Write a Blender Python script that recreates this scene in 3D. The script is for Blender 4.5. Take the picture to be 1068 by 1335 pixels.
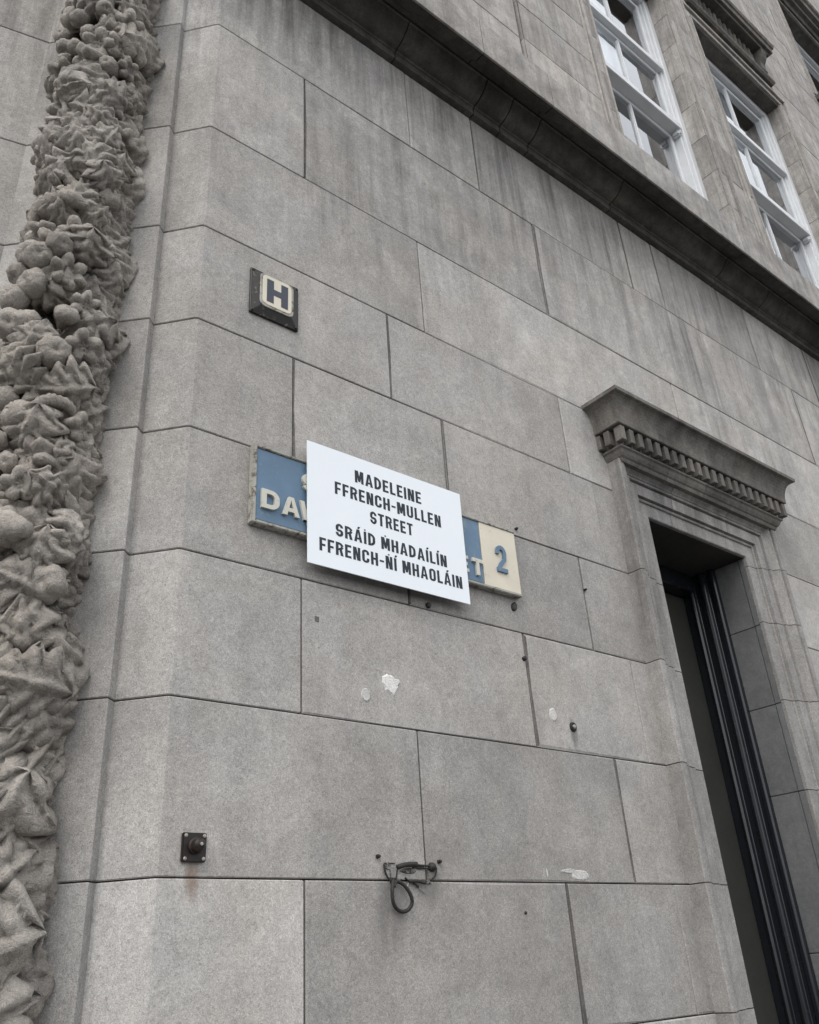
import bpy, bmesh, math, random
from mathutils import Vector, Matrix, noise
random.seed(11)
R = math.radians
scn = bpy.context.scene
for o in list(bpy.data.objects): bpy.data.objects.remove(o)

# ------------------------------------------------------------------ camera, sky, sun, exposure
EYE = 1.65
cd = bpy.data.cameras.new('camera'); cam = bpy.data.objects.new('camera', cd)
scn.collection.objects.link(cam); scn.camera = cam
cd.sensor_fit = 'VERTICAL'; cd.sensor_height = 36.0; cd.sensor_width = 36.0
cd.lens = 36.0 * 1124.3 / 1335.0
cd.clip_start = 0.05; cd.clip_end = 600
right = Vector((0.77972316, -0.62332695, -0.05912107))
up = Vector((-0.25483894, -0.40218622, 0.87937669))
fwd = Vector((0.57191687, 0.67060402, 0.47244189))
M = Matrix((right, up, -fwd)).transposed().to_4x4()
M.translation = Vector((0, 0, EYE))
cam.matrix_world = M

SUN_EL, SUN_AZ = R(50), R(242)          # azimuth measured from +Y towards +X
w = bpy.data.worlds.new('World'); scn.world = w; w.use_nodes = True
nt = w.node_tree; nt.nodes.clear()
sky = nt.nodes.new('ShaderNodeTexSky'); sky.sky_type = 'NISHITA'; sky.sun_disc = False
sky.sun_elevation = SUN_EL; sky.sun_rotation = SUN_AZ; sky.dust_density = 6.0; sky.air_density = 1.0
hs = nt.nodes.new('ShaderNodeHueSaturation'); hs.inputs['Saturation'].default_value = 0.32
bg = nt.nodes.new('ShaderNodeBackground'); bg.inputs['Strength'].default_value = 0.15
wo = nt.nodes.new('ShaderNodeOutputWorld')
veil = nt.nodes.new('ShaderNodeMix'); veil.data_type = 'RGBA'; veil.inputs[0].default_value = 0.78      # even cloud cover
veil.inputs[7].default_value = (9.6, 9.8, 10.1, 1.0)
nt.links.new(sky.outputs[0], hs.inputs['Color']); nt.links.new(hs.outputs[0], veil.inputs[6]); nt.links.new(veil.outputs[2], bg.inputs['Color'])
nt.links.new(bg.outputs[0], wo.inputs['Surface'])
sd = bpy.data.lights.new('sun', 'SUN'); sd.energy = 1.5; sd.angle = R(40); sd.color = (1.0, 0.975, 0.94)
sun = bpy.data.objects.new('sun', sd); scn.collection.objects.link(sun)
sdir = Vector((math.sin(SUN_AZ) * math.cos(SUN_EL), math.cos(SUN_AZ) * math.cos(SUN_EL), math.sin(SUN_EL)))
sun.rotation_euler = sdir.to_track_quat('Z', 'Y').to_euler(); sun.location = sdir * 30
scn.view_settings.view_transform = 'Standard'; scn.view_settings.look = 'None'
scn.view_settings.gamma = 1.0; scn.view_settings.use_curve_mapping = False
scn.view_settings.exposure = 0.20

# ------------------------------------------------------------------ helpers
COL = scn.collection
def link(name, me, mat=None, parent=None, loc=None):
    o = bpy.data.objects.new(name, me); COL.objects.link(o)
    if mat is not None and me is not None and not me.materials: me.materials.append(mat)
    if parent is not None: o.parent = parent
    if loc is not None: o.location = loc
    return o
def empty(name, loc=(0, 0, 0), parent=None):
    o = bpy.data.objects.new(name, None); COL.objects.link(o); o.location = loc
    o.empty_display_size = 0.1
    if parent is not None: o.parent = parent
    return o
def tag(o, label=None, cat=None, group=None, kind=None):
    if label: o['label'] = label
    if cat: o['category'] = cat
    if group: o['group'] = group
    if kind: o['kind'] = kind
    return o
def mesh(name, v, f, smooth=False):
    me = bpy.data.meshes.new(name); me.from_pydata([tuple(p) for p in v], [], f); me.update()
    bm = bmesh.new(); bm.from_mesh(me); bmesh.ops.recalc_face_normals(bm, faces=bm.faces); bm.to_mesh(me); bm.free()
    if smooth: me.polygons.foreach_set('use_smooth', [True] * len(me.polygons))
    return me
class MB:
    """collects shapes for ONE mesh"""
    def __init__(s): s.v = []; s.f = []
    def add(s, v, f):
        n = len(s.v); s.v += [tuple(p) for p in v]; s.f += [tuple(i + n for i in q) for q in f]; return s
    def box(s, x0, x1, y0, y1, z0, z1):
        v = [(x0,y0,z0),(x1,y0,z0),(x1,y1,z0),(x0,y1,z0),(x0,y0,z1),(x1,y0,z1),(x1,y1,z1),(x0,y1,z1)]
        return s.add(v, [(0,1,2,3),(4,5,6,7),(0,1,5,4),(1,2,6,5),(2,3,7,6),(3,0,4,7)])
    def build(s, name, mat, parent=None, smooth=False, bevel=0.0, seg=1, loc=None):
        me = bpy.data.meshes.new(name); me.from_pydata(s.v, [], s.f)
        bm = bmesh.new(); bm.from_mesh(me); bmesh.ops.recalc_face_normals(bm, faces=bm.faces)
        if bevel > 0:
            bmesh.ops.bevel(bm, geom=[e for e in bm.edges if len(e.link_faces) == 2 and e.calc_face_angle(0) > 0.5],
                            offset=bevel, segments=seg, affect='EDGES', clamp_overlap=True)
        bm.to_mesh(me); bm.free()
        if smooth: me.polygons.foreach_set('use_smooth', [True] * len(me.polygons))
        return link(name, me, mat, parent, loc)
def tube(mb, pts, rad, n=8, cap=True):
    pts = [Vector(p) for p in pts]; rings = []
    ref = Vector((0, 0, 1))
    for i, p in enumerate(pts):
        t = (pts[min(i + 1, len(pts) - 1)] - pts[max(i - 1, 0)]).normalized()
        a = t.cross(ref)
        if a.length < 0.05: a = t.cross(Vector((0, 1, 0)))
        a.normalize(); b = t.cross(a)
        r = rad[i] if isinstance(rad, (list, tuple)) else rad
        rings.append([p + (a * math.cos(k * 2 * math.pi / n) + b * math.sin(k * 2 * math.pi / n)) * r for k in range(n)])
    v = [q for rg in rings for q in rg]; f = []
    for i in range(len(rings) - 1):
        for k in range(n):
            f.append((i*n+k, i*n+(k+1) % n, (i+1)*n+(k+1) % n, (i+1)*n+k))
    if cap: f += [tuple(range(n)), tuple(range((len(rings)-1)*n, len(rings)*n))]
    mb.add(v, f)
def lathe_y(mb, cx, y, cz, prof, n=16):
    """profile [(radius, toward viewer)] turned about the wall normal (-Y)"""
    v = []; f = []
    for r, d in prof:
        for k in range(n):
            a = 2 * math.pi * k / n; v.append((cx + r * math.cos(a), y - d, cz + r * math.sin(a)))
    for i in range(len(prof) - 1):
        for k in range(n): f.append((i*n+k, i*n+(k+1) % n, (i+1)*n+(k+1) % n, (i+1)*n+k))
    f.append(tuple(range((len(prof)-1)*n, len(prof)*n))); f.append(tuple(range(n)))
    mb.add(v, f)
def sweep_plan(mb, prof, path, normals_out=None, caps=True):
    """profile [(out, z)] swept along a plan polyline with mitres; 'out' is to the right-hand side turned outward"""
    P = [Vector((p[0], p[1])) for p in path]; n = len(P); v = []; f = []; m = len(prof)
    offs = []
    for i in range(n):
        ns = []
        if i > 0:
            d = (P[i] - P[i-1]).normalized(); ns.append(Vector((d.y, -d.x)))
        if i < n - 1:
            d = (P[i+1] - P[i]).normalized(); ns.append(Vector((d.y, -d.x)))
        if len(ns) == 1: offs.append(ns[0])
        else:
            b = (ns[0] + ns[1]); b /= (1 + ns[0].dot(ns[1])); offs.append(b)
    for i in range(n):
        for (o, z) in prof: v.append((P[i].x + offs[i].x * o, P[i].y + offs[i].y * o, z))
    for i in range(n - 1):
        for k in range(m):
            f.append((i*m+k, i*m+(k+1) % m, (i+1)*m+(k+1) % m, (i+1)*m+k))
    if caps: f += [tuple(range(m)), tuple(range((n-1)*m, n*m))]
    mb.add(v, f)
def sweep_face(mb, prof, path, y0, caps=True):
    """profile [(out, proud)] swept along a polyline (x,z) lying in the wall plane y0; out = left of travel, proud = toward viewer"""
    P = [Vector(p) for p in path]; n = len(P); m = len(prof); v = []; f = []
    for i in range(n):
        ns = []
        if i > 0:
            d = (P[i] - P[i-1]).normalized(); ns.append(Vector((-d.y, d.x)))
        if i < n - 1:
            d = (P[i+1] - P[i]).normalized(); ns.append(Vector((-d.y, d.x)))
        b = ns[0] if len(ns) == 1 else (ns[0] + ns[1]) / (1 + ns[0].dot(ns[1]))
        for (o, h) in prof: v.append((P[i].x + b.x * o, y0 - h, P[i].y + b.y * o))
    for i in range(n - 1):
        for k in range(m): f.append((i*m+k, i*m+(k+1) % m, (i+1)*m+(k+1) % m, (i+1)*m+k))
    if caps: f += [tuple(range(m)), tuple(range((n-1)*m, n*m))]
    mb.add(v, f)
def prism(foot, z0, z1, b=0.0025):
    """footprint polygon extruded with slightly eased top and bottom arrises"""
    P = [Vector(p) for p in foot]; n = len(P)
    area = sum(P[i].x * P[(i+1) % n].y - P[(i+1) % n].x * P[i].y for i in range(n))
    if area < 0: P.reverse()
    ins = []
    for i in range(n):
        d1 = (P[i] - P[i-1]).normalized(); d2 = (P[(i+1) % n] - P[i]).normalized()
        n1 = Vector((-d1.y, d1.x)); n2 = Vector((-d2.y, d2.x))
        ins.append(P[i] + (n1 + n2) / max(0.3, 1 + n1.dot(n2)) * b)
    v = [(p.x, p.y, z0) for p in ins] + [(p.x, p.y, z0 + b) for p in P] + [(p.x, p.y, z1 - b) for p in P] + [(p.x, p.y, z1) for p in ins]
    f = [tuple(range(n)), tuple(range(3*n, 4*n))]
    for r in range(3):
        for i in range(n): f.append((r*n+i, r*n+(i+1) % n, (r+1)*n+(i+1) % n, (r+1)*n+i))
    return v, f

# ------------------------------------------------------------------ materials
class NT:
    def __init__(s, name):
        s.m = bpy.data.materials.new(name); s.m.use_nodes = True; s.t = s.m.node_tree; s.t.nodes.clear()
        s.out = s.n('ShaderNodeOutputMaterial')
    def n(s, typ, **kw):
        nd = s.t.nodes.new(typ)
        for k, v in kw.items(): setattr(nd, k, v)
        return nd
    def l(s, a, b): s.t.links.new(a, b)
    def val(s, sock, x):
        if isinstance(x, (int, float, tuple)): sock.default_value = x
        else: s.l(x, sock)
    def math(s, op, a, b=None, clamp=False):
        nd = s.n('ShaderNodeMath', operation=op, use_clamp=clamp); s.val(nd.inputs[0], a)
        if b is not None: s.val(nd.inputs[1], b)
        return nd.outputs[0]
    def mr(s, x, a, b, c, d):
        nd = s.n('ShaderNodeMapRange'); nd.clamp = True; s.val(nd.inputs[0], x)
        for i, q in enumerate((a, b, c, d)): nd.inputs[i + 1].default_value = q
        return nd.outputs[0]
    def noise(s, vec, scale, detail=4, rough=0.55, dist=0.0):
        nd = s.n('ShaderNodeTexNoise'); s.l(vec, nd.inputs['Vector']); nd.inputs['Scale'].default_value = scale
        nd.inputs['Detail'].default_value = detail; nd.inputs['Roughness'].default_value = rough; nd.inputs['Distortion'].default_value = dist
        return nd.outputs[0]
    def vscale(s, vec, sc):
        nd = s.n('ShaderNodeVectorMath', operation='MULTIPLY'); s.l(vec, nd.inputs[0]); nd.inputs[1].default_value = sc
        return nd.outputs[0]
    def mixc(s, fac, a, b, blend='MIX'):
        nd = s.n('ShaderNodeMix', data_type='RGBA', blend_type=blend); s.val(nd.inputs[0], fac)
        s.val(nd.inputs[6], a); s.val(nd.inputs[7], b); return nd.outputs[2]
    def mul(s, col, v):
        nd = s.n('ShaderNodeVectorMath', operation='SCALE'); s.l(col, nd.inputs[0]); s.val(nd.inputs[3], v); return nd.outputs[0]
    def bsdf(s, col, rough, spec=0.3, metal=0.0, bump=None, bstr=0.3, bdist=0.003):
        b = s.n('ShaderNodeBsdfPrincipled'); s.val(b.inputs['Base Color'], col); s.val(b.inputs['Roughness'], rough)
        b.inputs['Specular IOR Level'].default_value = spec; b.inputs['Metallic'].default_value = metal
        if bump is not None:
            bn = s.n('ShaderNodeBump'); bn.inputs['Strength'].default_value = bstr; bn.inputs['Distance'].default_value = bdist
            s.l(bump, bn.inputs['Height']); s.l(bn.outputs[0], b.inputs['Normal'])
        s.l(b.outputs[0], s.out.inputs['Surface']); return b
def c4(r, g, b): return (r, g, b, 1.0)

def stone(name, warm, cool, streak=0.0, zlo=4.0, zhi=5.6, grain=0.36, rnd=0.14, mott=1.0, stains_and_shadow=(), bstr=0.35, soot=0.0, chisel=0.0):
    t = NT(name); g = t.n('ShaderNodeNewGeometry'); pos = g.outputs['Position']
    oi = t.n('ShaderNodeObjectInfo').outputs['Random']
    cmb = t.n('ShaderNodeCombineXYZ')
    for i, k in enumerate((17.0, 31.0, 9.0)): t.l(t.math('MULTIPLY', oi, k), cmb.inputs[i])
    va = t.n('ShaderNodeVectorMath', operation='ADD'); t.l(pos, va.inputs[0]); t.l(cmb.outputs[0], va.inputs[1]); pb = va.outputs[0]
    n1 = t.noise(pb, 1.9, 5, 0.6); n2 = t.noise(pb, 9.0, 7, 0.66, 0.5); n2b = t.noise(pos, 42.0, 4, 0.6, 0.8)
    n3 = t.noise(pos, 170.0, 3, 0.62, 1.6); n4 = t.noise(pos, 480.0, 1, 0.5); n5 = t.noise(pos, 300.0, 2, 0.5, 2.0)
    col = t.mixc(t.mr(t.noise(pos, 2.6, 4), 0.35, 0.65, 0, 1), c4(*warm), c4(*cool))
    v = t.mr(n1, 0.3, 0.7, 1 - 0.14 * mott, 1 + 0.14 * mott)
    v = t.math('MULTIPLY', v, t.mr(n2, 0.3, 0.7, 1 - 0.13 * mott, 1 + 0.13 * mott))
    v = t.math('MULTIPLY', v, t.mr(n2b, 0.3, 0.7, 0.90, 1.10))
    v = t.math('MULTIPLY', v, t.mr(n3, 0.28, 0.72, 1 - grain, 1 + grain))
    v = t.math('MULTIPLY', v, t.mr(n4, 0.60, 0.72, 1.0, 0.58))
    v = t.math('MULTIPLY', v, t.mr(n5, 0.60, 0.72, 1.0, 1.0 + 1.3 * grain))
    v = t.math('MULTIPLY', v, t.mr(oi, 0, 1, 1 - rnd, 1 + rnd))
    sep = t.n('ShaderNodeSeparateXYZ'); t.l(pos, sep.inputs[0])
    if streak > 0:
        sv = t.vscale(pb, (1.0, 1.0, 0.06))
        s1 = t.noise(sv, 17.0, 5, 0.65, 0.3); s2 = t.noise(sv, 55.0, 3, 0.6)
        s3 = t.noise(pos, 1.1, 3, 0.5)
        mask = t.mr(t.math('ADD', sep.outputs[2], t.mr(s3, 0.3, 0.7, -0.7, 0.7)), zlo, zhi, 0.0, 1.0)
        dk = t.math('MULTIPLY', t.mr(s1, 0.42, 0.66, 0, 1), mask)
        lt = t.math('MULTIPLY', t.mr(t.math('MULTIPLY', s2, s1), 0.26, 0.4, 0, 1), mask)
        v = t.math('MULTIPLY', v, t.mr(dk, 0, 1, 1.0, 1 - streak))
        v = t.math('MULTIPLY', v, t.mr(lt, 0, 1, 1.0, 1 + 0.45 * streak))
        bl = t.math('MULTIPLY', t.mr(t.noise(t.vscale(pb, (1, 1, 0.6)), 4.2, 7, 0.7, 0.9), 0.5, 0.66, 0, 1), t.mr(sep.outputs[2], zlo - 0.6, zlo + 0.6, 0.0, 1.0))
        v = t.math('MULTIPLY', v, t.mr(bl, 0, 1, 1.0, 1 + 0.5 * streak))
    # faint long run marks everywhere
    sv2 = t.vscale(pos, (1.0, 1.0, 0.09)); s5 = t.noise(sv2, 11.0, 4, 0.6, 0.2)
    v = t.math('MULTIPLY', v, t.mr(s5, 0.3, 0.7, 0.94, 1.06))
    if soot > 0:
        v = t.math('MULTIPLY', v, t.mr(t.noise(pos, 4.5, 6, 0.7, 0.6), 0.35, 0.68, 1.0, 1 - soot))
    col = t.mul(col, v)
    for (cx, cz, wx, wz, colr, amt) in stains_and_shadow:
        dx = t.math('DIVIDE', t.math('SUBTRACT', sep.outputs[0], cx), wx); dz = t.math('DIVIDE', t.math('SUBTRACT', sep.outputs[2], cz), wz)
        r2 = t.math('ADD', t.math('MULTIPLY', dx, dx), t.math('MULTIPLY', dz, dz))
        fac = t.mr(t.math('ADD', r2, t.mr(t.noise(sv2, 40.0, 4), 0.3, 0.7, -0.5, 0.5)), 0.0, 1.2, amt, 0.0)
        col = t.mixc(fac, col, c4(*colr))
    h = t.math('ADD', t.math('MULTIPLY', n3, 0.6), t.math('ADD', t.math('MULTIPLY', n2b, 0.8), t.math('MULTIPLY', n4, 0.35)))
    if chisel > 0:
        h = t.math('ADD', h, t.math('MULTIPLY', t.noise(pos, 55.0, 5, 0.6, 1.0), chisel))
    t.bsdf(col, 0.88, 0.25, bump=h, bstr=bstr, bdist=0.004)
    return t.m

def paint(name, col, rough=0.5, spec=0.4, wear=None, wsc=30.0, wlo=0.6, whi=0.7, metal=0.0, vary=0.06, bstr=0.1):
    t = NT(name); pos = t.n('ShaderNodeNewGeometry').outputs['Position']
    n1 = t.noise(pos, 6.0, 5, 0.6); n2 = t.noise(pos, wsc, 6, 0.65, 0.5)
    rgb = t.n('ShaderNodeRGB'); rgb.outputs[0].default_value = c4(*col)
    c = t.mul(rgb.outputs[0], t.mr(n1, 0.3, 0.7, 1 - vary, 1 + vary))
    if wear is not None: c = t.mixc(t.mr(n2, wlo, whi, 0, 1), c, c4(*wear))
    t.bsdf(c, t.mr(n2, 0.3, 0.7, max(rough - 0.08, 0.03), min(rough + 0.08, 1)), spec, metal, bump=n2, bstr=bstr, bdist=0.001)
    return t.m

RUST = (0.16, 0.085, 0.045); DARK = (0.06, 0.058, 0.055)
M_STONE = stone('grey_ashlar', (0.340, 0.321, 0.300), (0.324, 0.314, 0.303), streak=0.55, zlo=4.0, zhi=5.4, mott=0.95, rnd=0.17,
                stains_and_shadow=[(0.966, 1.875, 0.02, 0.05, RUST, 0.55), (1.545, 1.80, 0.06, 0.10, (0.12, 0.115, 0.11), 0.55),
                        (1.68, 1.86, 0.05, 0.05, (0.12, 0.115, 0.11), 0.5), (2.399, 2.37, 0.018, 0.06, DARK, 0.5),
                        (1.60, 2.735, 0.34, 0.03, (0.15, 0.145, 0.14), 0.5)])  # last entry paints the white board's shadow as a band below it
M_CORNER = stone('pale_corner_stone', (0.36, 0.347, 0.332), (0.352, 0.347, 0.342), streak=0.2, zlo=4.4, zhi=5.6)
M_UPPER = stone('upper_wall_stone', (0.385, 0.358, 0.332), (0.38, 0.363, 0.345), streak=0.35, zlo=4.0, zhi=5.0, rnd=0.08, soot=0.25)
M_TRIM = stone('door_trim_stone', (0.285, 0.272, 0.258), (0.28, 0.272, 0.264), streak=0.45, zlo=2.9, zhi=3.6, rnd=0.05, soot=0.2)
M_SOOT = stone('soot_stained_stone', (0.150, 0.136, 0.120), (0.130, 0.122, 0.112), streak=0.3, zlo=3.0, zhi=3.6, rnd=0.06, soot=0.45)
M_MOULD = stone('soot_and_shade_moulding', (0.095, 0.086, 0.076), (0.08, 0.075, 0.069), streak=0.3, zlo=3, zhi=4, rnd=0.1, soot=0.5)  # soot tone deepened to paint in the shade under the string course
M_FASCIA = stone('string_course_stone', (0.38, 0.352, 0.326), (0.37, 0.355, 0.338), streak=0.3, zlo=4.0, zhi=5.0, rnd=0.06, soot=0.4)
M_CARVE = stone('carved_stone', (0.385, 0.350, 0.310), (0.345, 0.320, 0.290), grain=0.25, rnd=0.1, bstr=0.9, soot=0.35, chisel=2.6)
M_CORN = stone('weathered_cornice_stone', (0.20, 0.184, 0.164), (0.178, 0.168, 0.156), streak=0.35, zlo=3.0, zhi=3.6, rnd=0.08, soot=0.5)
M_DIRT = stone('dirty_arris', (0.15, 0.14, 0.13), (0.13, 0.125, 0.12), grain=0.4, rnd=0.2, soot=0.4)
M_LINTEL = stone('shade_black_lintel', (0.045, 0.042, 0.039), (0.04, 0.038, 0.036), grain=0.2, rnd=0.0)  # near-black colour stands in for shade under the door head
M_MORTAR = stone('dark_mortar', (0.075, 0.07, 0.066), (0.065, 0.062, 0.06), grain=0.3, rnd=0.0)
M_REVEAL = stone('reveal_stone', (0.165, 0.165, 0.164), (0.150, 0.153, 0.157), grain=0.16, rnd=0.08)  # stone colour darkened to imitate shade inside the door recess
M_PATCH = stone('white_filler', (0.62, 0.605, 0.58), (0.58, 0.57, 0.555), grain=0.3, bstr=1.0, soot=0.12)
M_PAVE = stone('pavement_stone', (0.15, 0.147, 0.142), (0.14, 0.14, 0.14), grain=0.2)
M_ROAD = stone('asphalt', (0.055, 0.055, 0.055), (0.05, 0.05, 0.052), grain=0.4)
M_WHITE = paint('white_window_paint', (0.62, 0.635, 0.65), 0.4, 0.4, (0.42, 0.41, 0.4), 22, 0.62, 0.8)
M_SIGN = paint('white_sign_board', (0.755, 0.795, 0.835), 0.45, 0.3, vary=0.015, bstr=0.0)
M_INK = paint('dark_sign_ink', (0.028, 0.036, 0.046), 0.6, 0.2)
M_BLUE = paint('faded_blue_enamel', (0.105, 0.175, 0.258), 0.55, 0.35, (0.20, 0.25, 0.29), 26, 0.55, 0.75, vary=0.15)
M_CREAM = paint('cream_enamel', (0.60, 0.555, 0.455), 0.5, 0.4, (0.42, 0.35, 0.27), 26, 0.62, 0.78, vary=0.08)
M_LETTER = paint('cream_letter_paint', (0.52, 0.51, 0.45), 0.5, 0.4, (0.36, 0.33, 0.28), 60, 0.58, 0.72)
M_FRAME = paint('flaking_plate_frame', (0.33, 0.325, 0.29), 0.6, 0.3, (0.085, 0.06, 0.045), 48, 0.50, 0.66, vary=0.2, bstr=0.4)
M_BLACK = paint('black_cast_iron', (0.017, 0.015, 0.014), 0.5, 0.35, (0.16, 0.135, 0.105), 45, 0.58, 0.70, bstr=0.4)
M_RUSTY = paint('rusty_black_metal', (0.014, 0.011, 0.010), 0.5, 0.35, (0.038, 0.020, 0.014), 70, 0.5, 0.65, bstr=0.4)
M_SCREW = paint('steel_screw', (0.35, 0.33, 0.3), 0.4, 0.5, (0.12, 0.09, 0.07), 200, 0.5, 0.7, metal=0.6)
M_NAVY = paint('navy_letter', (0.035, 0.042, 0.062), 0.5, 0.4)
M_CABLE = paint('black_cable_rubber', (0.024, 0.023, 0.022), 0.6, 0.3, (0.07, 0.06, 0.05), 90, 0.55, 0.75)
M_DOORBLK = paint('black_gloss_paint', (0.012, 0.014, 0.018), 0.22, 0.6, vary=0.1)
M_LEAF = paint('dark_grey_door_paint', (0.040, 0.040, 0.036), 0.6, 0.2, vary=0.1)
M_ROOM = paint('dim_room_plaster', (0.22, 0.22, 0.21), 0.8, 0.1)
M_GLARE = paint('white_sky_glare', (0.86, 0.89, 0.92), 0.8, 0.1, vary=0.03)  # white stand-in for sky reflected in the panes
def glass():
    t = NT('window_glass'); fr = t.n('ShaderNodeFresnel'); fr.inputs[0].default_value = 1.52
    a = t.n('ShaderNodeBsdfTransparent'); a.inputs[0].default_value = c4(0.95, 0.97, 0.97)
    b = t.n('ShaderNodeBsdfGlossy'); b.inputs['Roughness'].default_value = 0.02; b.inputs['Color'].default_value = c4(0.95, 0.97, 1)
    mx = t.n('ShaderNodeMixShader'); t.l(t.math('MULTIPLY', fr.outputs[0], 1.9, True), mx.inputs[0]); t.l(a.outputs[0], mx.inputs[1]); t.l(b.outputs[0], mx.inputs[2])
    t.l(mx.outputs[0], t.out.inputs['Surface']); return t.m
M_GLASS = glass()

# ------------------------------------------------------------------ ground
WY = 2.0                                       # main wall plane
me = mesh('road', [(-120, -120, -0.13), (120, -120, -0.13), (120, 120, -0.13), (-120, 120, -0.13)], [(0, 1, 2, 3)])
tag(link('road', me, M_ROAD), kind='structure')
mb = MB(); mb.box(-14, 40, -1.6, 30, -0.3, -0.004)
pv = tag(mb.build('pavement', M_PAVE), kind='structure')
slab = {}
for i in range(-6, 14):
    for j in range(3):
        if 'm' not in slab:
            b = MB(); b.box(0.004, 0.896, 0.004, 0.896, -0.03, 0.0); o = b.build('paving_slab', M_PAVE, pv, bevel=0.004); slab['m'] = o.data
        else: o = link('paving_slab', slab['m'], None, pv)
        o.location = (i * 0.9 + (0.45 if j % 2 else 0), -1.3 + j * 0.9, 0.004)
mb = MB(); mb.box(-14, 40, -1.76, -1.604, -0.3, 0.0)
tag(mb.build('kerb', M_PAVE, bevel=0.02, seg=2), kind='structure')

# ------------------------------------------------------------------ the building
B = empty('stone_building', (2.0, 2.4, 0))
B['label'] = 'grey ashlar stone building with canted carved corner, moulded doorway and white sash windows'; B['category'] = 'building'
def P(o):                                      # parent to building keeping world coordinates
    o.parent = B; o.matrix_parent_inverse = Matrix.Translation(-B.location); return o

def wall_block(x0, x1, z0, z1, y=WY, mat=M_STONE, g=0.0018, dy=None, depth=0.05, name='ashlar_block', gl=None, gr=None, dirt=0.6):
    gl = g + random.uniform(0.0008, 0.0026) if gl is None else gl; gr = g + random.uniform(0.0008, 0.0026) if gr is None else gr
    d = random.uniform(-0.0012, 0.0012) if dy is None else dy
    y = y + d; b = b0 = 0.0028; X0, X1, Z0, Z1 = x0 + gl, x1 - gr, z0 + g, z1 - g
    per = []
    def side(a, c, n):
        return [(a[0] + (c[0] - a[0]) * k / n, a[1] + (c[1] - a[1]) * k / n) for k in range(n)]
    nx = max(1, min(4, int((X1 - X0) / 0.22))); nz = max(1, min(2, int((Z1 - Z0) / 0.2)))
    per = side((X0, Z0), (X1, Z0), nx) + side((X1, Z0), (X1, Z1), nz) + side((X1, Z1), (X0, Z1), nx) + side((X0, Z1), (X0, Z0), nz)
    n = len(per); cx, cz = (X0 + X1) / 2, (Z0 + Z1) / 2
    fr = []
    for (px, pz) in per:
        b = b0 * (1.15 if abs(px - X0) < 1e-5 or abs(px - X1) < 1e-5 else 1.0)
        e = b * (random.uniform(0.4, 1.6) if random.random() < 0.85 else random.uniform(2.0, 3.4))
        fr.append((px + (e if px < cx - 1e-6 and abs(px - X0) < 1e-5 else -e if abs(px - X1) < 1e-5 else 0), y,
                   pz + (e if abs(pz - Z0) < 1e-5 else -e if abs(pz - Z1) < 1e-5 else 0)))
    b = b0
    v = fr + [(p[0], y + b, p[1]) for p in per] + [(p[0], y + depth, p[1]) for p in per]
    f = [tuple(range(n))]
    for r in range(2):
        for i in range(n): f.append((r*n+i, r*n+(i+1) % n, (r+1)*n+(i+1) % n, (r+1)*n+i))
    me = mesh(name, v, f); me.materials.append(mat); me.materials.append(M_DIRT)
    open_l, open_r = random.random() < dirt and gl > 0.0015, random.random() < dirt and gr > 0.0015
    for pl in me.polygons:
        c = pl.center
        if pl.index and abs(pl.normal.y) > 0.2 and abs(pl.normal.x) > 0.25 and ((c.x < cx and open_l) or (c.x > cx and open_r)): pl.material_index = 1
    return P(link(name, me))

# plan of the corner (metres)
CX, CI = (0.878, 2.0), (0.784, 2.108)          # canted arris and inner end of the cant
RB = (0.758, 2.086)                            # rebate arris
U = Vector((-0.70711, 0.70711)); NRM = Vector((-0.70711, -0.70711))
S0 = Vector(RB)
def cant(s, h): q = S0 + U * s + NRM * h; return (q.x, q.y)
JX = cant(0.545, 0.0)                          # where the cant meets the recessed side wall
LD = Vector((-0.974, 0.226)); LN = Vector((-0.226, -0.974))

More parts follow.
